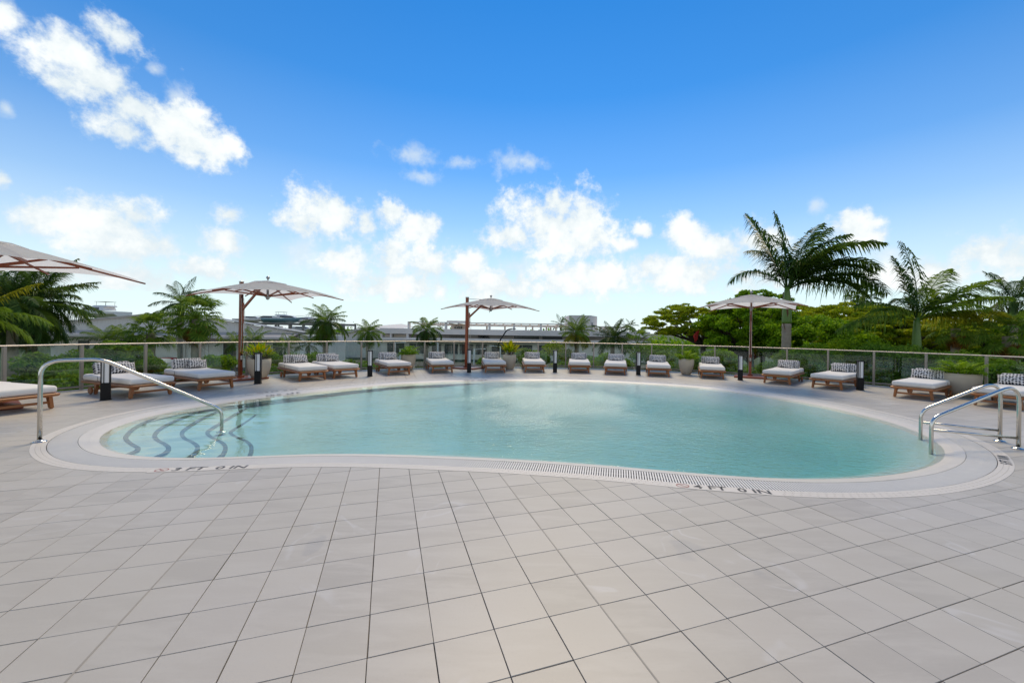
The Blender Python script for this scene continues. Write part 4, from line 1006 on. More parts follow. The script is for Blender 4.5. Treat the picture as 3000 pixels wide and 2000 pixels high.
def royal(label, px, py, Y, L, spec=None, n=16, r=.2, shaft=1.6, mats=('palm',), emin=-15, wind=0.0, husk=True, name='royal_palm', group='palms beyond the railing', seed=0, curl=(55, 95), old=None):
    c = at(px, py, Y); root = thing(name, label, 'palm tree', (c.x, c.y, GZ), group=group); H = c.z - GZ
    trunk_mesh(root, H - shaft, r * 1.05, r * .92)
    MB().lathe([(r * .98, H - shaft), (r * 1.0, H - shaft + .1), (r * .86, H - shaft * .5), (r * .62, H - .15), (r * .45, H + .12)], 14).build('crownshaft', M['shaft'], root, True)
    if husk:
        hk = MB()
        for k in range(7):
            a = random.uniform(0, 6.28); z0 = H - shaft * random.uniform(.0, .5) if k < 5 else H - shaft
            hk.bar((r * .9 * math.cos(a), r * .9 * math.sin(a), z0), (r * 1.0 * math.cos(a + .3), r * 1.0 * math.sin(a + .3), z0 - random.uniform(.3, .8)), .10, .02, .03, .01)
        hk.build('husk', M['husk'], root)
    rnd = random.Random(seed + int(px))
    if spec is None:
        spec = []
        for k in range(n):
            q = k / (n - 1); e = 82 - (82 - emin) * q; spec.append((k * 137.5 + rnd.uniform(-14, 14), e, rnd.uniform(*curl) * (.5 + .5 * q), L * rnd.uniform(.85, 1.08), mats[min(len(mats) - 1, int(q * len(mats) * .999))]))
    for (az_, e, cu, ln, mt) in spec:
        key = ('f', round(e / 15), round(cu / 20), mt)
        ms_ = variants(key, lambda k: feather(4.0, round(e / 15) * 15 + k * 2 - 4, round(cu / 20) * 20 + k * 3 - 6, mt, side=(k - 2) * .12))
        obj('frond', rnd.choice(ms_), root, (.04 * math.cos(R(az_)), .04 * math.sin(R(az_)), H), (0, 0, R(az_)), [ln / 4.0] * 3)
    return root
def fanpalm(label, px, py, Y, rr, n=26, skirt=True, r=.2, m='palm_bright', name='fan_palm', dead=True):
    c = at(px, py, Y); root = thing(name, label, 'palm tree', (c.x, c.y, GZ), group='palms beyond the railing'); H = c.z - GZ
    trunk_mesh(root, H, r * 1.2, r * .9)
    for k in range(n):
        q = k / (n - 1); e = 75 - 115 * q; ms_ = variants(('fan', m), lambda k: fan(1.0, .62, m, .25 + .12 * k)); az_ = k * 137.5 + random.uniform(-15, 15)
        obj('frond', random.choice(ms_), root, (0, 0, H + .1 - .25 * q), (0, R(-(e - 24)), R(az_)), [rr * random.uniform(.8, 1.1)] * 3)
    if skirt:
        for k in range(16):
            ms_ = variants(('dead',), lambda k: fan(.7, .75, 'palm_dead', .9 + .2 * k, 18, 150)); az_ = k * 137.5
            obj('dead_frond', random.choice(ms_), root, (0, 0, H - .15 - .02 * k), (0, R(58 + random.uniform(-10, 14)), R(az_)), [rr * random.uniform(.55, .8)] * 3)
    return root

# ================================================================ buildings
def corrugated(mb, p, q, zb, ztop, pitch=.35, dep=.05):
    """vertical ribbed sheet from p to q; ztop(t) gives the upper edge"""
    p, q = Vector(p), Vector(q); d = q - p; ln = d.length; d.normalize(); nn = Vector((d.y, -d.x, 0)); N = int(ln / pitch * 2); vs = []
    for i in range(N + 1):
        t_ = i / N; b = p + d * ln * t_ + nn * (dep if (i // 1) % 2 else 0); vs += [(b.x, b.y, zb), (b.x, b.y, ztop(t_))]
    mb.add(vs, [(2 * i, 2 * i + 2, 2 * i + 3, 2 * i + 1) for i in range(N)])
def pxz(y, x, Y): return at(x, y, Y).z
# big boat shed on the left
Yw = 56
wh = thing('boat_shed', 'long grey corrugated metal boat shed with low gable roof behind the palms', 'shed', (at(520, 950, Yw).x, Yw, GZ))
xl, xp, xr = at(150, 950, Yw).x, at(520, 950, Yw).x, at(880, 960, Yw).x
zl, zp, zr = pxz(949, 196, Yw), pxz(916, 520, Yw), pxz(975, 876, Yw); ox = at(520, 950, Yw).x
def loc(o): o.location = (-ox, -Yw, -GZ); return o
mb = MB(); corrugated(mb, (xl, Yw, 0), (xr, Yw, 0), GZ, lambda t_: zl + (zp - zl) * min(1, t_ * (xr - xl) / (xp - xl)) if xl + t_ * (xr - xl) < xp else zp + (zr - zp) * (xl + t_ * (xr - xl) - xp) / (xr - xp))
loc(mb.build('wall', M['metalwall'], wh))
mb = MB(); corrugated(mb, (xl, Yw + 14, 0), (xl, Yw, 0), GZ, lambda t_: min(zl, .4)); loc(mb.build('side_wall', M['metalwall'], wh))
mb = MB(); corrugated(mb, (xr, Yw, 0), (xr, Yw + 14, 0), GZ, lambda t_: min(zr, .4)); loc(mb.build('side_wall', M['metalwall'], wh))
mb = MB()
for (x0, z0, x1, z1) in ((xl - .5, zl, xp, zp), (xp, zp, xr + .6, zr)):
    mb.add([(x0, Yw - .5, z0 + .05), (x1, Yw - .5, z1 + .05), (x1, Yw + .7, z1 + .05), (x0, Yw + .7, z0 + .05), (x0, Yw - .5, z0 + .17), (x1, Yw - .5, z1 + .17), (x1, Yw + .7, z1 + .17), (x0, Yw + .7, z0 + .17)], [(3, 2, 1, 0), (4, 5, 6, 7), (0, 1, 5, 4), (1, 2, 6, 5), (2, 3, 7, 6), (3, 0, 4, 7)])
loc(mb.build('roof', M['metalroof'], wh)); loc(MB().box(((xl + xr) / 2, Yw + 7.3, .3), (xr - xl, 13.2, .2)).build('rear_roof', M['metalroof'], wh))
mb = MB()
for x0, x1 in ((at(155, 975, Yw).x, at(480, 975, Yw).x), (at(480, 975, Yw).x, at(882, 982, Yw).x)):
    z0, z1 = pxz(970, 400, Yw) + .05, pxz(982, 520, Yw)
    mb.add([(x0, Yw - .1, z0), (x1, Yw - .1, z0), (x1, Yw - 2.6, z1), (x0, Yw - 2.6, z1), (x1, Yw - 2.6, z1 - .28), (x0, Yw - 2.6, z1 - .28), (x1, Yw - .1, z1 - .28), (x0, Yw - .1, z1 - .28)], [(0, 1, 2, 3), (3, 2, 4, 5), (5, 4, 6, 7)])
loc(mb.build('awning', M['metalroof'], wh))
for a, b in ((232, 262), (475, 545), (655, 692), (800, 828)):
    x0, x1 = at(a, 1000, Yw).x, at(b, 1000, Yw).x; dr = loc(MB().box(((x0 + x1) / 2, Yw - .10, GZ + 1.7), (x1 - x0, .08, 3.4)).build('door', M['winglass'] if a != 475 else M['metalwall'], wh)); MB().box(((x0 + x1) / 2, Yw - .16, GZ + 3.45), (x1 - x0 + .2, .1, .16)).build('door_header', M['white'], dr)
for a in (300, 420, 610, 655, 742, 800): x0 = at(a, 1000, Yw).x; loc(MB().box((x0, Yw - .12, (GZ + pxz(983, 600, Yw)) / 2), (.14, .12, pxz(983, 600, Yw) - GZ)).build('downpipe', M['white'], wh))
# shed further right
Yv = 78; v0, v1, v2 = at(1005, 980, Yv).x, at(1082, 960, Yv).x, at(1125, 975, Yv).x
sh = thing('small_shed', 'pale shed with low gable roof left of the concrete terminal', 'shed', (v1, Yv, GZ))
za, zb, zc = pxz(980, 1005, Yv), pxz(961, 1082, Yv), pxz(972, 1125, Yv)
mb = MB(); corrugated(mb, (v0, Yv, 0), (v2, Yv, 0), GZ, lambda t_: za + (zb - za) * t_ * (v2 - v0) / (v1 - v0) if v0 + t_ * (v2 - v0) < v1 else zb + (zc - zb) * (v0 + t_ * (v2 - v0) - v1) / (v2 - v1), .6)
o = mb.build('wall', M['metalwall'], sh); o.location = (-v1, -Yv, -GZ)
mb = MB()
for (x0, z0, x1, z1) in ((v0 - .4, za, v1, zb), (v1, zb, v2 + .4, zc)): mb.add([(x0, Yv - .5, z0), (x1, Yv - .5, z1), (x1, Yv + 20, z1 + 1.2), (x0, Yv + 20, z0 + 1.2), (x0, Yv - .5, z0 + .3), (x1, Yv - .5, z1 + .3)], [(4, 5, 2, 3), (0, 1, 5, 4)])
o = mb.build('roof', M['metalroof'], sh); o.location = (-v1, -Yv, -GZ)
# concrete terminal
Yt = 76
def X(px): return at(px, 980, Yt).x
tm_ = thing('terminal_building', 'long low concrete terminal with open roof pergola and sign lettering', 'building', (X(1480), Yt, GZ)); tx = X(1480)
def tpart(name, x0, x1, y0, y1, ya, yb, m, parent=None, xm=1480):
    """block between pixel columns x0..x1 and rows y0..y1, running from depth ya to yb"""
    z1, z0 = pxz(y0, xm, Yt), pxz(y1, xm, Yt); a, b = X(x0), X(x1)
    o = MB().box(((a + b) / 2, (ya + yb) / 2, (z0 + z1) / 2), (b - a, yb - ya, z1 - z0)).build(name, M[m], parent or tm_); o.location = (-tx, -Yt, -GZ) if parent is None else (0, 0, 0); return o
tpart('parapet', 1112, 1905, 966, 982, Yt, Yt + 24, 'concrete')
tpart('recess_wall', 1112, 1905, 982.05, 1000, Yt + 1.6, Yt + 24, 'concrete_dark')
tpart('lower_band', 1112, 1905, 993, 1001, Yt - .3, Yt + 1.5, 'concrete')
tpart('ledge', 1190, 1520, 997, 999.5, Yt - 2.2, Yt - .35, 'beam')
tpart('ground_storey', 1112, 1905, 1001.05, 1062, Yt + 1.0, Yt + 24, 'concrete')
for a, b in ((1130, 1180), (1195, 1240), (1262, 1290), (1300, 1340), (1345, 1385), (1392, 1425), (1440, 1480), (1500, 1560), (1580, 1640)):
    w_ = tpart('window', a, b, 1010, 1040, Yt + .93, Yt + .99, 'winglass')
    tpart('mullion', (a + b) / 2 - .6, (a + b) / 2 + .6, 1010, 1040, Yt + .85, Yt + .92, 'concrete', w_); tpart('sill', a - 1, b + 1, 1040.1, 1042, Yt + .75, Yt + .99, 'white', w_)
for a, b in ((1112, 1118), (1142, 1146), (1190, 1196), (1238, 1243)): tpart('pillar', a, b, 982.1, 992.9, Yt + .1, Yt + .7, 'concrete')
for a, b in ((1119, 1141), (1147, 1189), (1505, 1580), (1590, 1650)): tpart('opening', a, b, 983.5, 992.5, Yt + 1.50, Yt + 1.58, 'winglass' if a > 1400 else 'beam')
for a in (1192, 1302, 1363, 1432, 1505, 1585): tpart('pergola_column', a - 3, a + 3, 948.1, 965.9, Yt + 1, Yt + 1.7, 'concrete')
for a in (1410, 1470, 1540, 1562, 1608, 1622, 1640, 1775, 1800, 1828): tpart('rear_column', a - 2.5, a + 2.5, 953.1, 965.9, Yt + 10, Yt + 10.6, 'beam')
tpart('pergola_beam', 1190, 1666, 945.5, 948, Yt + .8, Yt + 1.9, 'concrete'); tpart('pergola_fascia', 1192, 1664, 948.05, 955, Yt + 9.4, Yt + 11.2, 'beam')
for k in range(18): a = 1200 + k * 27; tpart('cross_beam', a, a + 3, 948.1, 951.5, Yt + 2, Yt + 9.3, 'beam')
tpart('stair_head', 1302, 1362, 940.5, 945.4, Yt + 2, Yt + 7, 'concrete'); tpart('stair_wall', 1306, 1356, 950, 965.9, Yt + 5, Yt + 5.4, 'beam')
for a in (1317, 1325, 1331, 1337): tpart('small_window', a, a + 4.5, 958, 963.5, Yt + 4.85, Yt + 4.98, 'winglass')
# tower with a canted face
z1, z0 = pxz(924, 1700, Yt), pxz(985, 1700, Yt); a, b, c3 = X(1666), X(1727), X(1758)
tw = MB().prism([(a, Yt - .5), (b, Yt - 1.2), (c3, Yt + 3.5), (c3, Yt + 9), (a, Yt + 9)], z0, z1).build('stair_tower', M['concrete'], tm_); tw.location = (-tx, -Yt, -GZ)
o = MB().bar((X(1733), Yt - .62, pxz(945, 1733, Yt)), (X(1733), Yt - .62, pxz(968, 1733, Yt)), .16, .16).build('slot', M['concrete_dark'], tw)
tpart('pergola_beam', 1759, 1835, 951, 957, Yt + 1, Yt + 2, 'beam'); tpart('roof_column', 1760, 1766, 957.1, 966, Yt + 1, Yt + 1.6, 'beam')
for body, x0, size in (('YANKEE CLIPPER', 1337, .62), ('TERMINAL', 1415, .62)):
    o = obj('sign_lettering', text_mesh(body, size * 1.12, M['concrete_dark' if 'T' == body[0] else 'concrete'], .04), tm_, (X(x0) - tx, 1.52, pxz(987.3, x0, Yt) - GZ), (R(90), 0, 0)); o['label'] = 'raised sign lettering ' + body.lower()
    o.data.materials[0] = M['black'] if body[0] == 'T' else M['galv']
    w_ = o.dimensions.x; px_w = (51 if body[0] == 'Y' else 36) / F * Yt; o.scale = (px_w / max(w_, .1), 1, 1)
# distant tree line closes the horizon
C = np.c_[rng.uniform(-260, 260, 26000), rng.uniform(150, 175, 26000), GZ + np.abs(rng.normal(0, 2.1, 26000))]
C[:, 2] += 1.6 * np.sin(C[:, 0] * .11) * np.sin(C[:, 0] * .037 + 1) * (C[:, 2] > GZ + .4)
tag(leaves('far_tree_line', C, 1.1, M['tree_dark'], .7, .6), 'far dark tree line along the horizon', 'trees', kind='stuff')

# ================================================================ boats
def boat(name, label, loc_, L, rz, hull, topm, fly=True, z=0.0):
    root = thing(name, label, 'boat', loc_, rz, group='boats stored on the racks'); m_ = MB(); N = 12; S = []
    for i in range(N + 1):
        t_ = i / N; w = L * .155 * (math.sin(math.pi * min(.5, (1 - t_) * .62 + .0)) if t_ > .0 else 1) ** .9; w = L * .15 * (1 - max(0, (t_ - .45) / .55) ** 2.2)
        x = -L / 2 + L * t_; sh_ = L * (.115 + .05 * t_ * t_); kz = L * .03 * max(0, (t_ - .6) / .4) ** 2 * 3
        S.append([(x, 0, kz), (x, w * .55, kz + L * .03), (x, w, kz + L * .075 if t_ < .9 else sh_ - .05), (x, w, sh_), (x, w * .82, sh_ + .01), (x, 0, sh_ + .03)])
    vs = []; k = 6
    for q in S: vs += q + [(x, -y, z_) for x, y, z_ in q[1:5][::-1]]
    k = 10; m_.add(vs, [(i * k + j, (i + 1) * k + j, (i + 1) * k + (j + 1) % k, i * k + (j + 1) % k) for i in range(N) for j in range(k)] + [tuple(range(k))])
    hl = m_.build('hull', M[hull], root)
    def slab(n_, x0, x1, z0, z1, w, m2, sl=.25, par=None):
        h_ = z1 - z0; MBx = MB().add([(x0, -w, z0), (x1 + h_ * 2.0, -w, z0), (x1 + h_ * 2.0, w, z0), (x0, w, z0), (x0 + h_ * sl, -w * .86, z1), (x1, -w * .86, z1), (x1, w * .86, z1), (x0 + h_ * sl, w * .86, z1)], [(3, 2, 1, 0), (4, 5, 6, 7), (0, 1, 5, 4), (1, 2, 6, 5), (2, 3, 7, 6), (3, 0, 4, 7)]); return MBx.build(n_, M[m2], par or root)
    slab('cabin', -L * .22, L * .16, L * .135, L * .20, L * .105, topm); slab('windscreen', -L * .12, L * .17, L * .150, L * .188, L * .109, 'boat_dark')
    if fly:
        slab('flybridge', -L * .26, L * .02, L * .20, L * .225, L * .09, topm)
        for sx in (-.22, -.02):
            for sy in (-1, 1): MB().tube([(L * sx, sy * L * .07, L * .22), (L * sx - .1, sy * L * .07, L * .29)], .03, 5).build('stanchion', M['galv'], root)
        MB().box((-L * .12, 0, L * .293), (L * .26, L * .16, .06)).build('hardtop', M['boat_white'], root)
    rl = MB()
    for s_ in (-1, 1): rl.tube([(L * .1, s_ * L * .12, L * .17), (L * .3, s_ * L * .09, L * .19), (L * .48, s_ * .05, L * .20)], .02, 4, False)
    rl.build('bow_rail', M['galv'], root); return root
p = at(292, 937, 92); boat('motor_yacht', 'large white motor yacht parked above the left shed roof', (p.x, 92, p.z + .45), 12.4, R(172), 'boat_white', 'boat_white')
Yk = 95; rx0, rx1 = at(715, 960, Yk).x, at(1025, 960, Yk).x; zt = pxz(946, 860, Yk)
rk = thing('boat_rack', 'grey steel boat storage rack behind the shed roof', 'boat rack', ((rx0 + rx1) / 2, Yk, GZ)); ox2 = (rx0 + rx1) / 2
for k in range(9):
    x_ = rx0 + (rx1 - rx0) * k / 8
    for dy in (-3, 3): MB().box((x_ - ox2, dy, (zt - GZ) / 2), (.34, .34, zt - GZ)).build('rack_post', M['galv'], rk)
for zz in (zt, zt - 2.2):
    for dy in (-3, 3): MB().box((0, dy, zz - GZ - .15), (rx1 - rx0, .3, .3)).build('rack_beam', M['galv'], rk)
for k in range(9): MB().box((rx0 + (rx1 - rx0) * k / 8 - ox2, 0, zt - GZ - .42), (.25, 5.6, .22)).build('rack_arm', M['galv'], rk)
BO = [(735, 1, 'boat_white', False, 7, 'pale runabout at the left end of the top rack'), (785, 1, 'boat_teal', False, 8, 'teal-sided boat in the middle of the top rack'), (838, 1, 'boat_teal', True, 8.5, 'teal and white boat with raised canopy on the top rack'), (892, 1, 'boat_white', True, 6.5, 'white boat near the palm on the top rack'), (930, 1, 'boat_white', False, 6, 'white boat half hidden by the palm on the top rack'),
      (800, 0, 'boat_white', False, 7, 'white boat on the lower rack level, left one'), (880, 0, 'boat_white', False, 7, 'white boat on the lower rack level, right one')]
for k, (px, lv, hm, fl_, L, lab) in enumerate(BO): boat('stored_boat', lab, (at(px, 950, Yk).x, Yk + (k % 2) * .8, (zt if lv else zt - 2.2) + .01), L, R(180 if k % 2 else 8), hm, 'boat_white', fl_)

# ================================================================ street lamps, cars, red cloth
def lamp(px, ytop, Y, label, arm=1, h=None, m='white'):
    p = at(px, ytop, Y); root = thing('street_lamp', label, 'street lamp', (p.x, p.y, GZ), group='street lamps below the deck'); H = p.z - GZ
    MB().tube([(0, 0, 0), (0, 0, H)], [.09, .06], 8).build('lamp_post', M[m], root, True)
    MB().tube([(0, 0, H - .05), (arm * .8, 0, H + .02)], .03, 6).build('lamp_arm', M[m], root); MB().rbox((arm * 1.0, 0, H + .02), (.55, .22, .09), .02, 1).build('lamp_head', M[m], root)
for px, yt, Y, ar, lab in ((1157, 1003, 48, 1, 'slim white street lamp left of the second planter'), (1172, 1021, 44, 1, 'white street lamp seen through the glass by the second planter'), (1283, 1004, 50, -1, 'white street lamp beside the arching palm'), (1389, 1022, 46, 1, 'white street lamp right of the middle parasol post'), (1466, 1014, 46, -1, 'white street lamp left of the third planter'), (1828, 940, 90, -1, 'tall lamp above the terminal roof on the right')): lamp(px, yt, Y, lab, ar)
p = at(1478, 1000, 40); lr = thing('leaning_lamp', 'dark curved street lamp leaning over the terminal front', 'street lamp', (p.x, p.y, GZ)); top = at(1500, 963, 40) - Vector((p.x, p.y, GZ)); foot = at(1470, 1003, 40) - Vector((p.x, p.y, GZ))
MB().tube(bend([(foot.x - .6, 0, 0), (foot.x - .3, 0, foot.z), (top.x - .5, 0, top.z - .1), (top.x, 0, top.z)], .5), .06, 8).build('lamp_post', M['black'], lr, True); MB().rbox((top.x + .15, 0, top.z), (.5, .2, .08), .02, 1).build('lamp_head', M['galv'], lr)
def car(px, Y, rz, label, m, z=0.0):
    p = at(px, 1030, Y); root = thing('parked_car', label, 'car', (p.x, Y, GZ + .012), rz, group='cars parked below')
    pr_ = [(-2.1, .35), (-2.15, .75), (-2.0, .98), (-1.35, 1.05), (-.8, 1.45), (.55, 1.47), (1.15, 1.02), (1.95, .88), (2.12, .65), (2.1, .35)]
    n = len(pr_); vs = [(x, y * (.86 if z_ < 1.1 else .70), z_) for y in (-1, 1) for x, z_ in pr_]
    MB().add(vs, [tuple(range(n)), tuple(range(n, 2 * n))[::-1]] + [(i, n + i, n + (i + 1) % n, (i + 1) % n) for i in range(n)]).build('body', M[m], root)
    for s_ in (-1, 1): MB().add([(-1.2, s_ * .80, 1.08), (-.75, s_ * .715, 1.40), (.5, s_ * .715, 1.41), (1.0, s_ * .80, 1.08)], [(0, 1, 2, 3)]).build('side_window', M['boat_dark'], root)
    MB().add([(-1.37, -.66, 1.09), (-1.37, .66, 1.09), (-.86, .62, 1.42), (-.86, -.62, 1.42)], [(0, 1, 2, 3)]).build('rear_window', M['boat_dark'], root)
    for x in (-1.3, 1.3):
        for s_ in (-1, 1): w_ = MB().tube([(x, s_ * .70, .32), (x, s_ * .89, .32)], .32, 16).build('wheel', M['rubber'], root); MB().tube([(x, s_ * .885, .32), (x, s_ * .90, .32)], .19, 12).build('rim', M['galv'], w_)
for a in ((492, 52, R(80), 'red car with pale roof between the fan palms', 'red'), (470, 50, R(100), 'white car parked beside the red car by the shed', 'white'), (1190, 47, R(0), 'white car parked in front of the terminal', 'white'), (1700, 46, R(8), 'grey car parked behind the shrubs in the middle', 'galv')): car(*a)
p = at(2040, 982, 30); rc = MB(); N = 9; vs = []
for i in range(N + 1):
    for j in range(7):
        t_, u = i / N, j / 6 - .5; w = .30 * (.5 + math.sin(math.pi * min(1, t_ * 1.05)) * .9); vs.append((u * w + .32 * (.5 - t_) + .05 * math.sin(t_ * 9), .09 * math.sin(u * 14 + t_ * 5), -1.15 * t_ + .05 * math.cos(u * 9)))
rc.add(vs, [(i * 7 + j, (i + 1) * 7 + j, (i + 1) * 7 + j + 1, i * 7 + j + 1) for i in range(N) for j in range(6)]); o = rc.build('red_cloth', M['redcloth'], None, True); o.location = (p.x, p.y, p.z + .45); o.scale = (.75, .75, .8); tag(o, 'crumpled bright red cloth caught in the yellow-green tree', 'cloth')

# ================================================================ plants beyond the railing
# left
royal('dark royal palm at the far left under the parasol canopy', 38, 890, 15.5, 2.1, n=34, r=.16, shaft=1.0, emin=-50, mats=('palm',), curl=(70, 115))
royal('dark drooping palm right of the far left palm', 95, 885, 17, 2.2, n=36, r=.17, shaft=1.1, emin=-55, mats=('palm',), curl=(70, 120), seed=3)
royal('yellow-green palm frond reaching in at the left edge', -75, 925, 11.5, 1.5, n=12, r=.09, shaft=.6, mats=('palm_yellow', 'palm_bright'), emin=-20, husk=False, curl=(60, 110), name='areca_palm')
fanpalm('fan palm left of the taller fan palm with brown skirt', 442, 975, 21, 1.0, 34, False)
fanpalm('tall fan palm with hanging brown dead fronds near the left parasol', 575, 935, 21, 1.08, 40, True)
royal('dark feather palm behind the tall fan palm', 530, 888, 25, 1.75, n=14, r=.15, shaft=.8, emin=-30)
for k, (px, py, Y, L, lab) in enumerate([(312, 1000, 20, 1.2, 'small feather palm in front of the boat shed, left one'), (368, 995, 22, 1.1, 'small feather palm in front of the boat shed, right one'), (688, 1010, 24, 1.1, 'small palm behind the left parasol post'), (742, 1000, 26, 1.2, 'small dark palm right of the left parasol post'), (905, 1010, 26, 1.3, 'small palm left of the drooping feather palm'), (835, 1020, 25, 1.1, 'low palm behind the two left loungers')]):
    royal(lab, px, py, Y, L, n=12, r=.08, shaft=.35, emin=-10, mats=('palm_bright', 'palm'), husk=False, name='small_palm', seed=k)
royal('drooping feather palm with yellow fruit stalks right of the boat rack', 955, 945, 26, 1.55, n=32, r=.17, shaft=.8, emin=-70, mats=('palm_bright', 'palm', 'palm_bright'), curl=(90, 140))
royal('bright feather palm left of the terminal', 1078, 975, 27, 1.2, n=24, r=.13, shaft=.5, emin=-55, mats=('palm_bright',), husk=False, curl=(80, 130))
royal('arching feather palm in front of the terminal pergola', 1250, 968, 28, 1.35, n=26, r=.14, shaft=.6, emin=-60, mats=('palm_bright', 'palm'), curl=(100, 150))
royal('feather palm in front of the terminal stair tower', 1690, 975, 25, 1.25, n=30, r=.14, shaft=.5, emin=-45, mats=('palm_bright', 'palm_bright', 'palm_yellow'))
royal('spreading palm right of the stair tower', 1795, 992, 25, 1.45, n=24, r=.14, shaft=.5, emin=-20, mats=('palm',), husk=False)
fanpalm('low fan palm left of the yellow-green tree', 1868, 1010, 24, .9, 20, False, .13, 'palm_bright')
for px, py, Y, L, lab in ((1642, 948, 110, 3.2, 'distant palm left of the terminal tower'), (1846, 955, 105, 2.4, 'distant palm right of the terminal tower'), (1287, 962, 115, 2.2, 'distant palm showing behind the pergola')): royal(lab, px, py, Y, L, n=11, r=.2, shaft=.9, emin=-30, husk=False, name='distant_palm')
# the two big royal palms on the right
S1 = [(180, 42, 105, 3.5, 'palm'), (172, 82, 22, 4.5, 'palm'), (30, 78, 45, 4.4, 'palm'), (5, 66, 62, 4.5, 'palm'), (-25, 55, 70, 4.8, 'palm'), (12, 48, 75, 5.2, 'palm'), (-8, 40, 70, 5.0, 'palm'), (35, 58, 80, 4.2, 'palm'), (-50, 68, 80, 3.8, 'palm'), (60, 66, 70, 4.0, 'palm'), (-70, 72, 60, 3.6, 'palm'), (90, 80, 40, 4.2, 'palm'), (20, 60, 95, 4.6, 'palm'), (140, 85, 20, 4.2, 'palm'), (-5, 32, 80, 5.2, 'palm'), (15, 36, 85, 5.0, 'palm'), (100, 72, 70, 3.8, 'palm')]
royal('tall royal palm bending in the wind behind the right parasol', 2306, 848, 21, 4.5, spec=S1, r=.225, shaft=1.75, name='royal_palm', group='tall royal palms on the right')
S2 = [(178, 14, 58, 3.7, 'palm_bright'), (-4, 8, 42, 4.7, 'palm_yellow'), (168, 50, 85, 2.9, 'palm_bright'), (110, 86, 20, 3.9, 'palm'), (165, 80, 28, 3.3, 'palm'), (22, 55, 38, 3.9, 'palm_bright'), (3, 40, 34, 4.3, 'palm_bright'), (-18, 34, 40, 4.0, 'palm_bright'), (12, 48, 52, 3.8, 'palm'), (45, 62, 55, 3.2, 'palm'), (-60, 52, 80, 2.6, 'palm_bright'), (205, 58, 95, 2.5, 'palm'), (8, 22, 50, 4.0, 'palm_yellow'), (184, 30, 80, 3.0, 'palm_bright')]
royal('royal palm with smooth green crownshaft and yellowing lower fronds', 2686, 938, 19.5, 4.0, spec=S2, r=.2, shaft=2.0, husk=False, name='royal_palm', group='tall royal palms on the right')
fanpalm('small fan palm silhouetted between the two royal palms', 2528, 868, 40, 1.25, 26, False, .2, 'palm')
royal('dark feather palm at the right edge of the photo', 2968, 880, 22, 2.2, n=16, r=.2, shaft=1.0, emin=-20, mats=('palm',))
fanpalm('fan palm with brown skirt right of the second royal palm', 2800, 962, 21, .85, 30, True, .2, 'palm_bright')
fanpalm('fan palm with rusty skirt near the right edge', 2952, 985, 19, .95, 30, True, .2, 'palm_bright')
# broad trees on the right
tree('airy yellow-green tree with dark limbs left of the right parasol', 2060, 950, 33, 5.0, 1.7, M['tree_yellow'], 300, 130, .42, .17)
tree('dense dark green tree behind the right parasol post', 2200, 970, 29, 3.7, 2.2, M['tree_dark'], 230, 190, .45, .18, .7)
tree('small rounded tree top peeking above the right parasol', 2235, 890, 46, 3.4, 1.6, M['tree_dark'], 80, 170, .5, .22, .5)
tree('flat-topped yellow-green tree between the two royal palms', 2455, 948, 33, 5.9, 1.6, M['tree_yellow'], 360, 170, .5, .18)
tree('low spreading yellow-green tree behind the second royal palm', 2610, 978, 27, 4.8, 1.45, M['tree_yellow'], 300, 170, .46, .17)
tree('shaded green tree right of the second royal palm', 2800, 1005, 30, 5.0, 1.6, M['tree_dark'], 200, 190, .52, .19, .6)
tree('dark green tree filling the right edge', 3010, 1005, 26, 4.2, 1.9, M['tree_dark'], 190, 190, .5, .19, .6)
tree('dark understory tree below the flat-topped tree', 2360, 1005, 27, 4.4, 1.6, M['tree_dark'], 180, 190, .5, .19, .7, limbs=False)
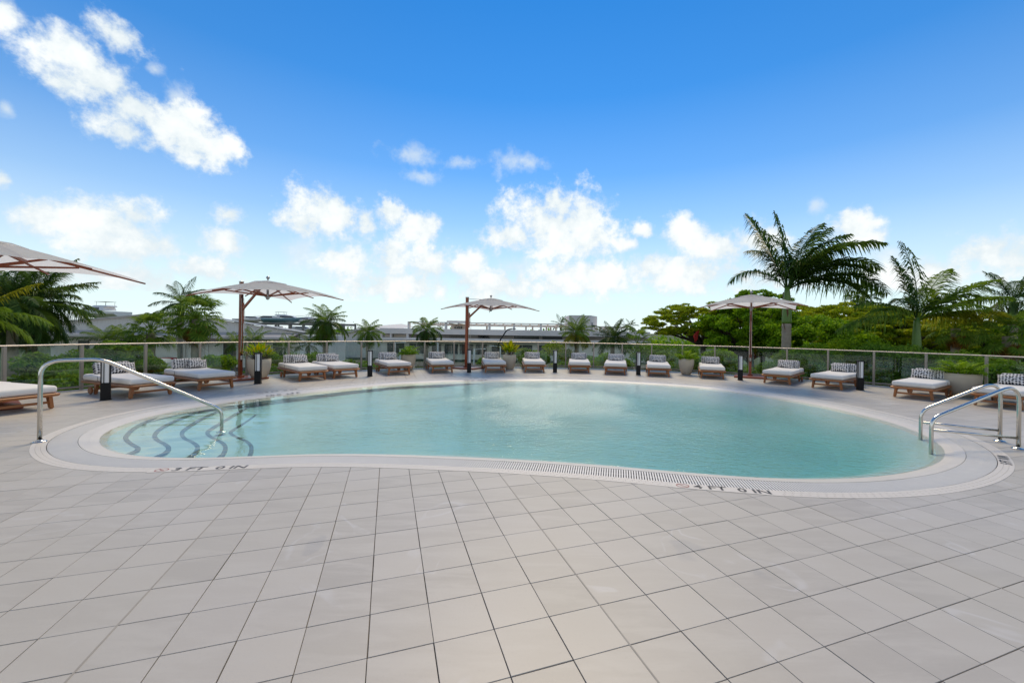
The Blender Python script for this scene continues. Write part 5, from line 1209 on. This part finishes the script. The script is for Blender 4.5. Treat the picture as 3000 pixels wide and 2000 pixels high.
SH = [(100, 1035, 12.5, 1.8, 3.2, 'shrub', 'clipped dark shrub at the left end of the glass'), (205, 1012, 13.5, 2.6, 3.5, 'shrub', 'dense green hedge shrub behind the grab rail'), (300, 990, 15, 2.8, 3.6, 'shrub', 'tall green shrub in front of the boat shed'), (385, 1012, 15.5, 2.2, 3.2, 'shrub', 'green shrub left of the fan palms'), (255, 1085, 12.2, 3.0, 1.8, 'shrub', 'low dark hedge behind the bollard lamp'), (470, 1065, 15, 2.0, 1.8, 'shrub', 'low bush under the fan palms'), (640, 1050, 19, 2.4, 2.2, 'shrub_bright', 'light green bush left of the left parasol post'),
      (800, 1040, 21, 2.6, 2.4, 'shrub', 'green bush behind the yellow planter'), (920, 1045, 22, 3.0, 2.4, 'shrub', 'green bush under the drooping palm'), (1040, 1040, 24, 2.6, 2.6, 'shrub', 'green bush under the bright palm'), (1160, 1062, 25, 2.4, 1.6, 'shrub', 'low bush left of the second planter'), (1255, 1050, 25, 1.8, 1.8, 'shrub', 'low bush under the arching palm'), (1450, 1060, 24, 2.4, 1.5, 'shrub', 'low bush behind the third planter'),
      (1545, 1030, 24, 2.6, 2.6, 'shrub', 'shadowy bush behind the end-on lounger'), (1615, 1002, 25, 3.2, 3.2, 'tree_yellow', 'yellow-green leafy bush at the middle of the far railing'), (1720, 1030, 22, 2.6, 2.4, 'shrub', 'green bush behind the far loungers'), (1790, 1040, 21, 2.2, 2.2, 'shrub_bright', 'light green bush right of the far loungers'), (1900, 1012, 22, 3.2, 2.8, 'shrub', 'green bush under the yellow-green tree'),
      (2010, 1020, 20, 3.0, 2.6, 'shrub', 'green bush behind the free-standing planter'), (2120, 1045, 18.5, 2.2, 1.8, 'shrub_bright', 'pale-leaved bush left of the right parasol post'), (2230, 1035, 19, 3.0, 2.4, 'shrub', 'dark bush right of the right parasol post'), (2340, 1030, 19, 3.0, 2.6, 'shrub', 'dark bush behind the angled loungers'), (2440, 1004, 20, 3.8, 1.5, 'shrub_bright', 'bright green rounded bush above the right cap rail'), (2470, 1050, 17.5, 3.4, 2.4, 'shrub', 'dark bush below the bright rounded bush'),
      (2590, 1030, 18, 3.4, 2.6, 'shrub', 'dark hedge left of the second royal palm trunk'), (2740, 1030, 17, 3.0, 2.6, 'shrub', 'dark bush right of the second royal palm trunk'), (2860, 1040, 15.5, 2.8, 2.4, 'shrub', 'leafy bush behind the large planter'), (2980, 1040, 14.5, 2.6, 2.6, 'shrub', 'leafy bush at the right end of the glass')]
for (px, yt, Y, w, h, m_, lab) in SH: shrub(lab, px, yt, Y, w, h, M[m_])
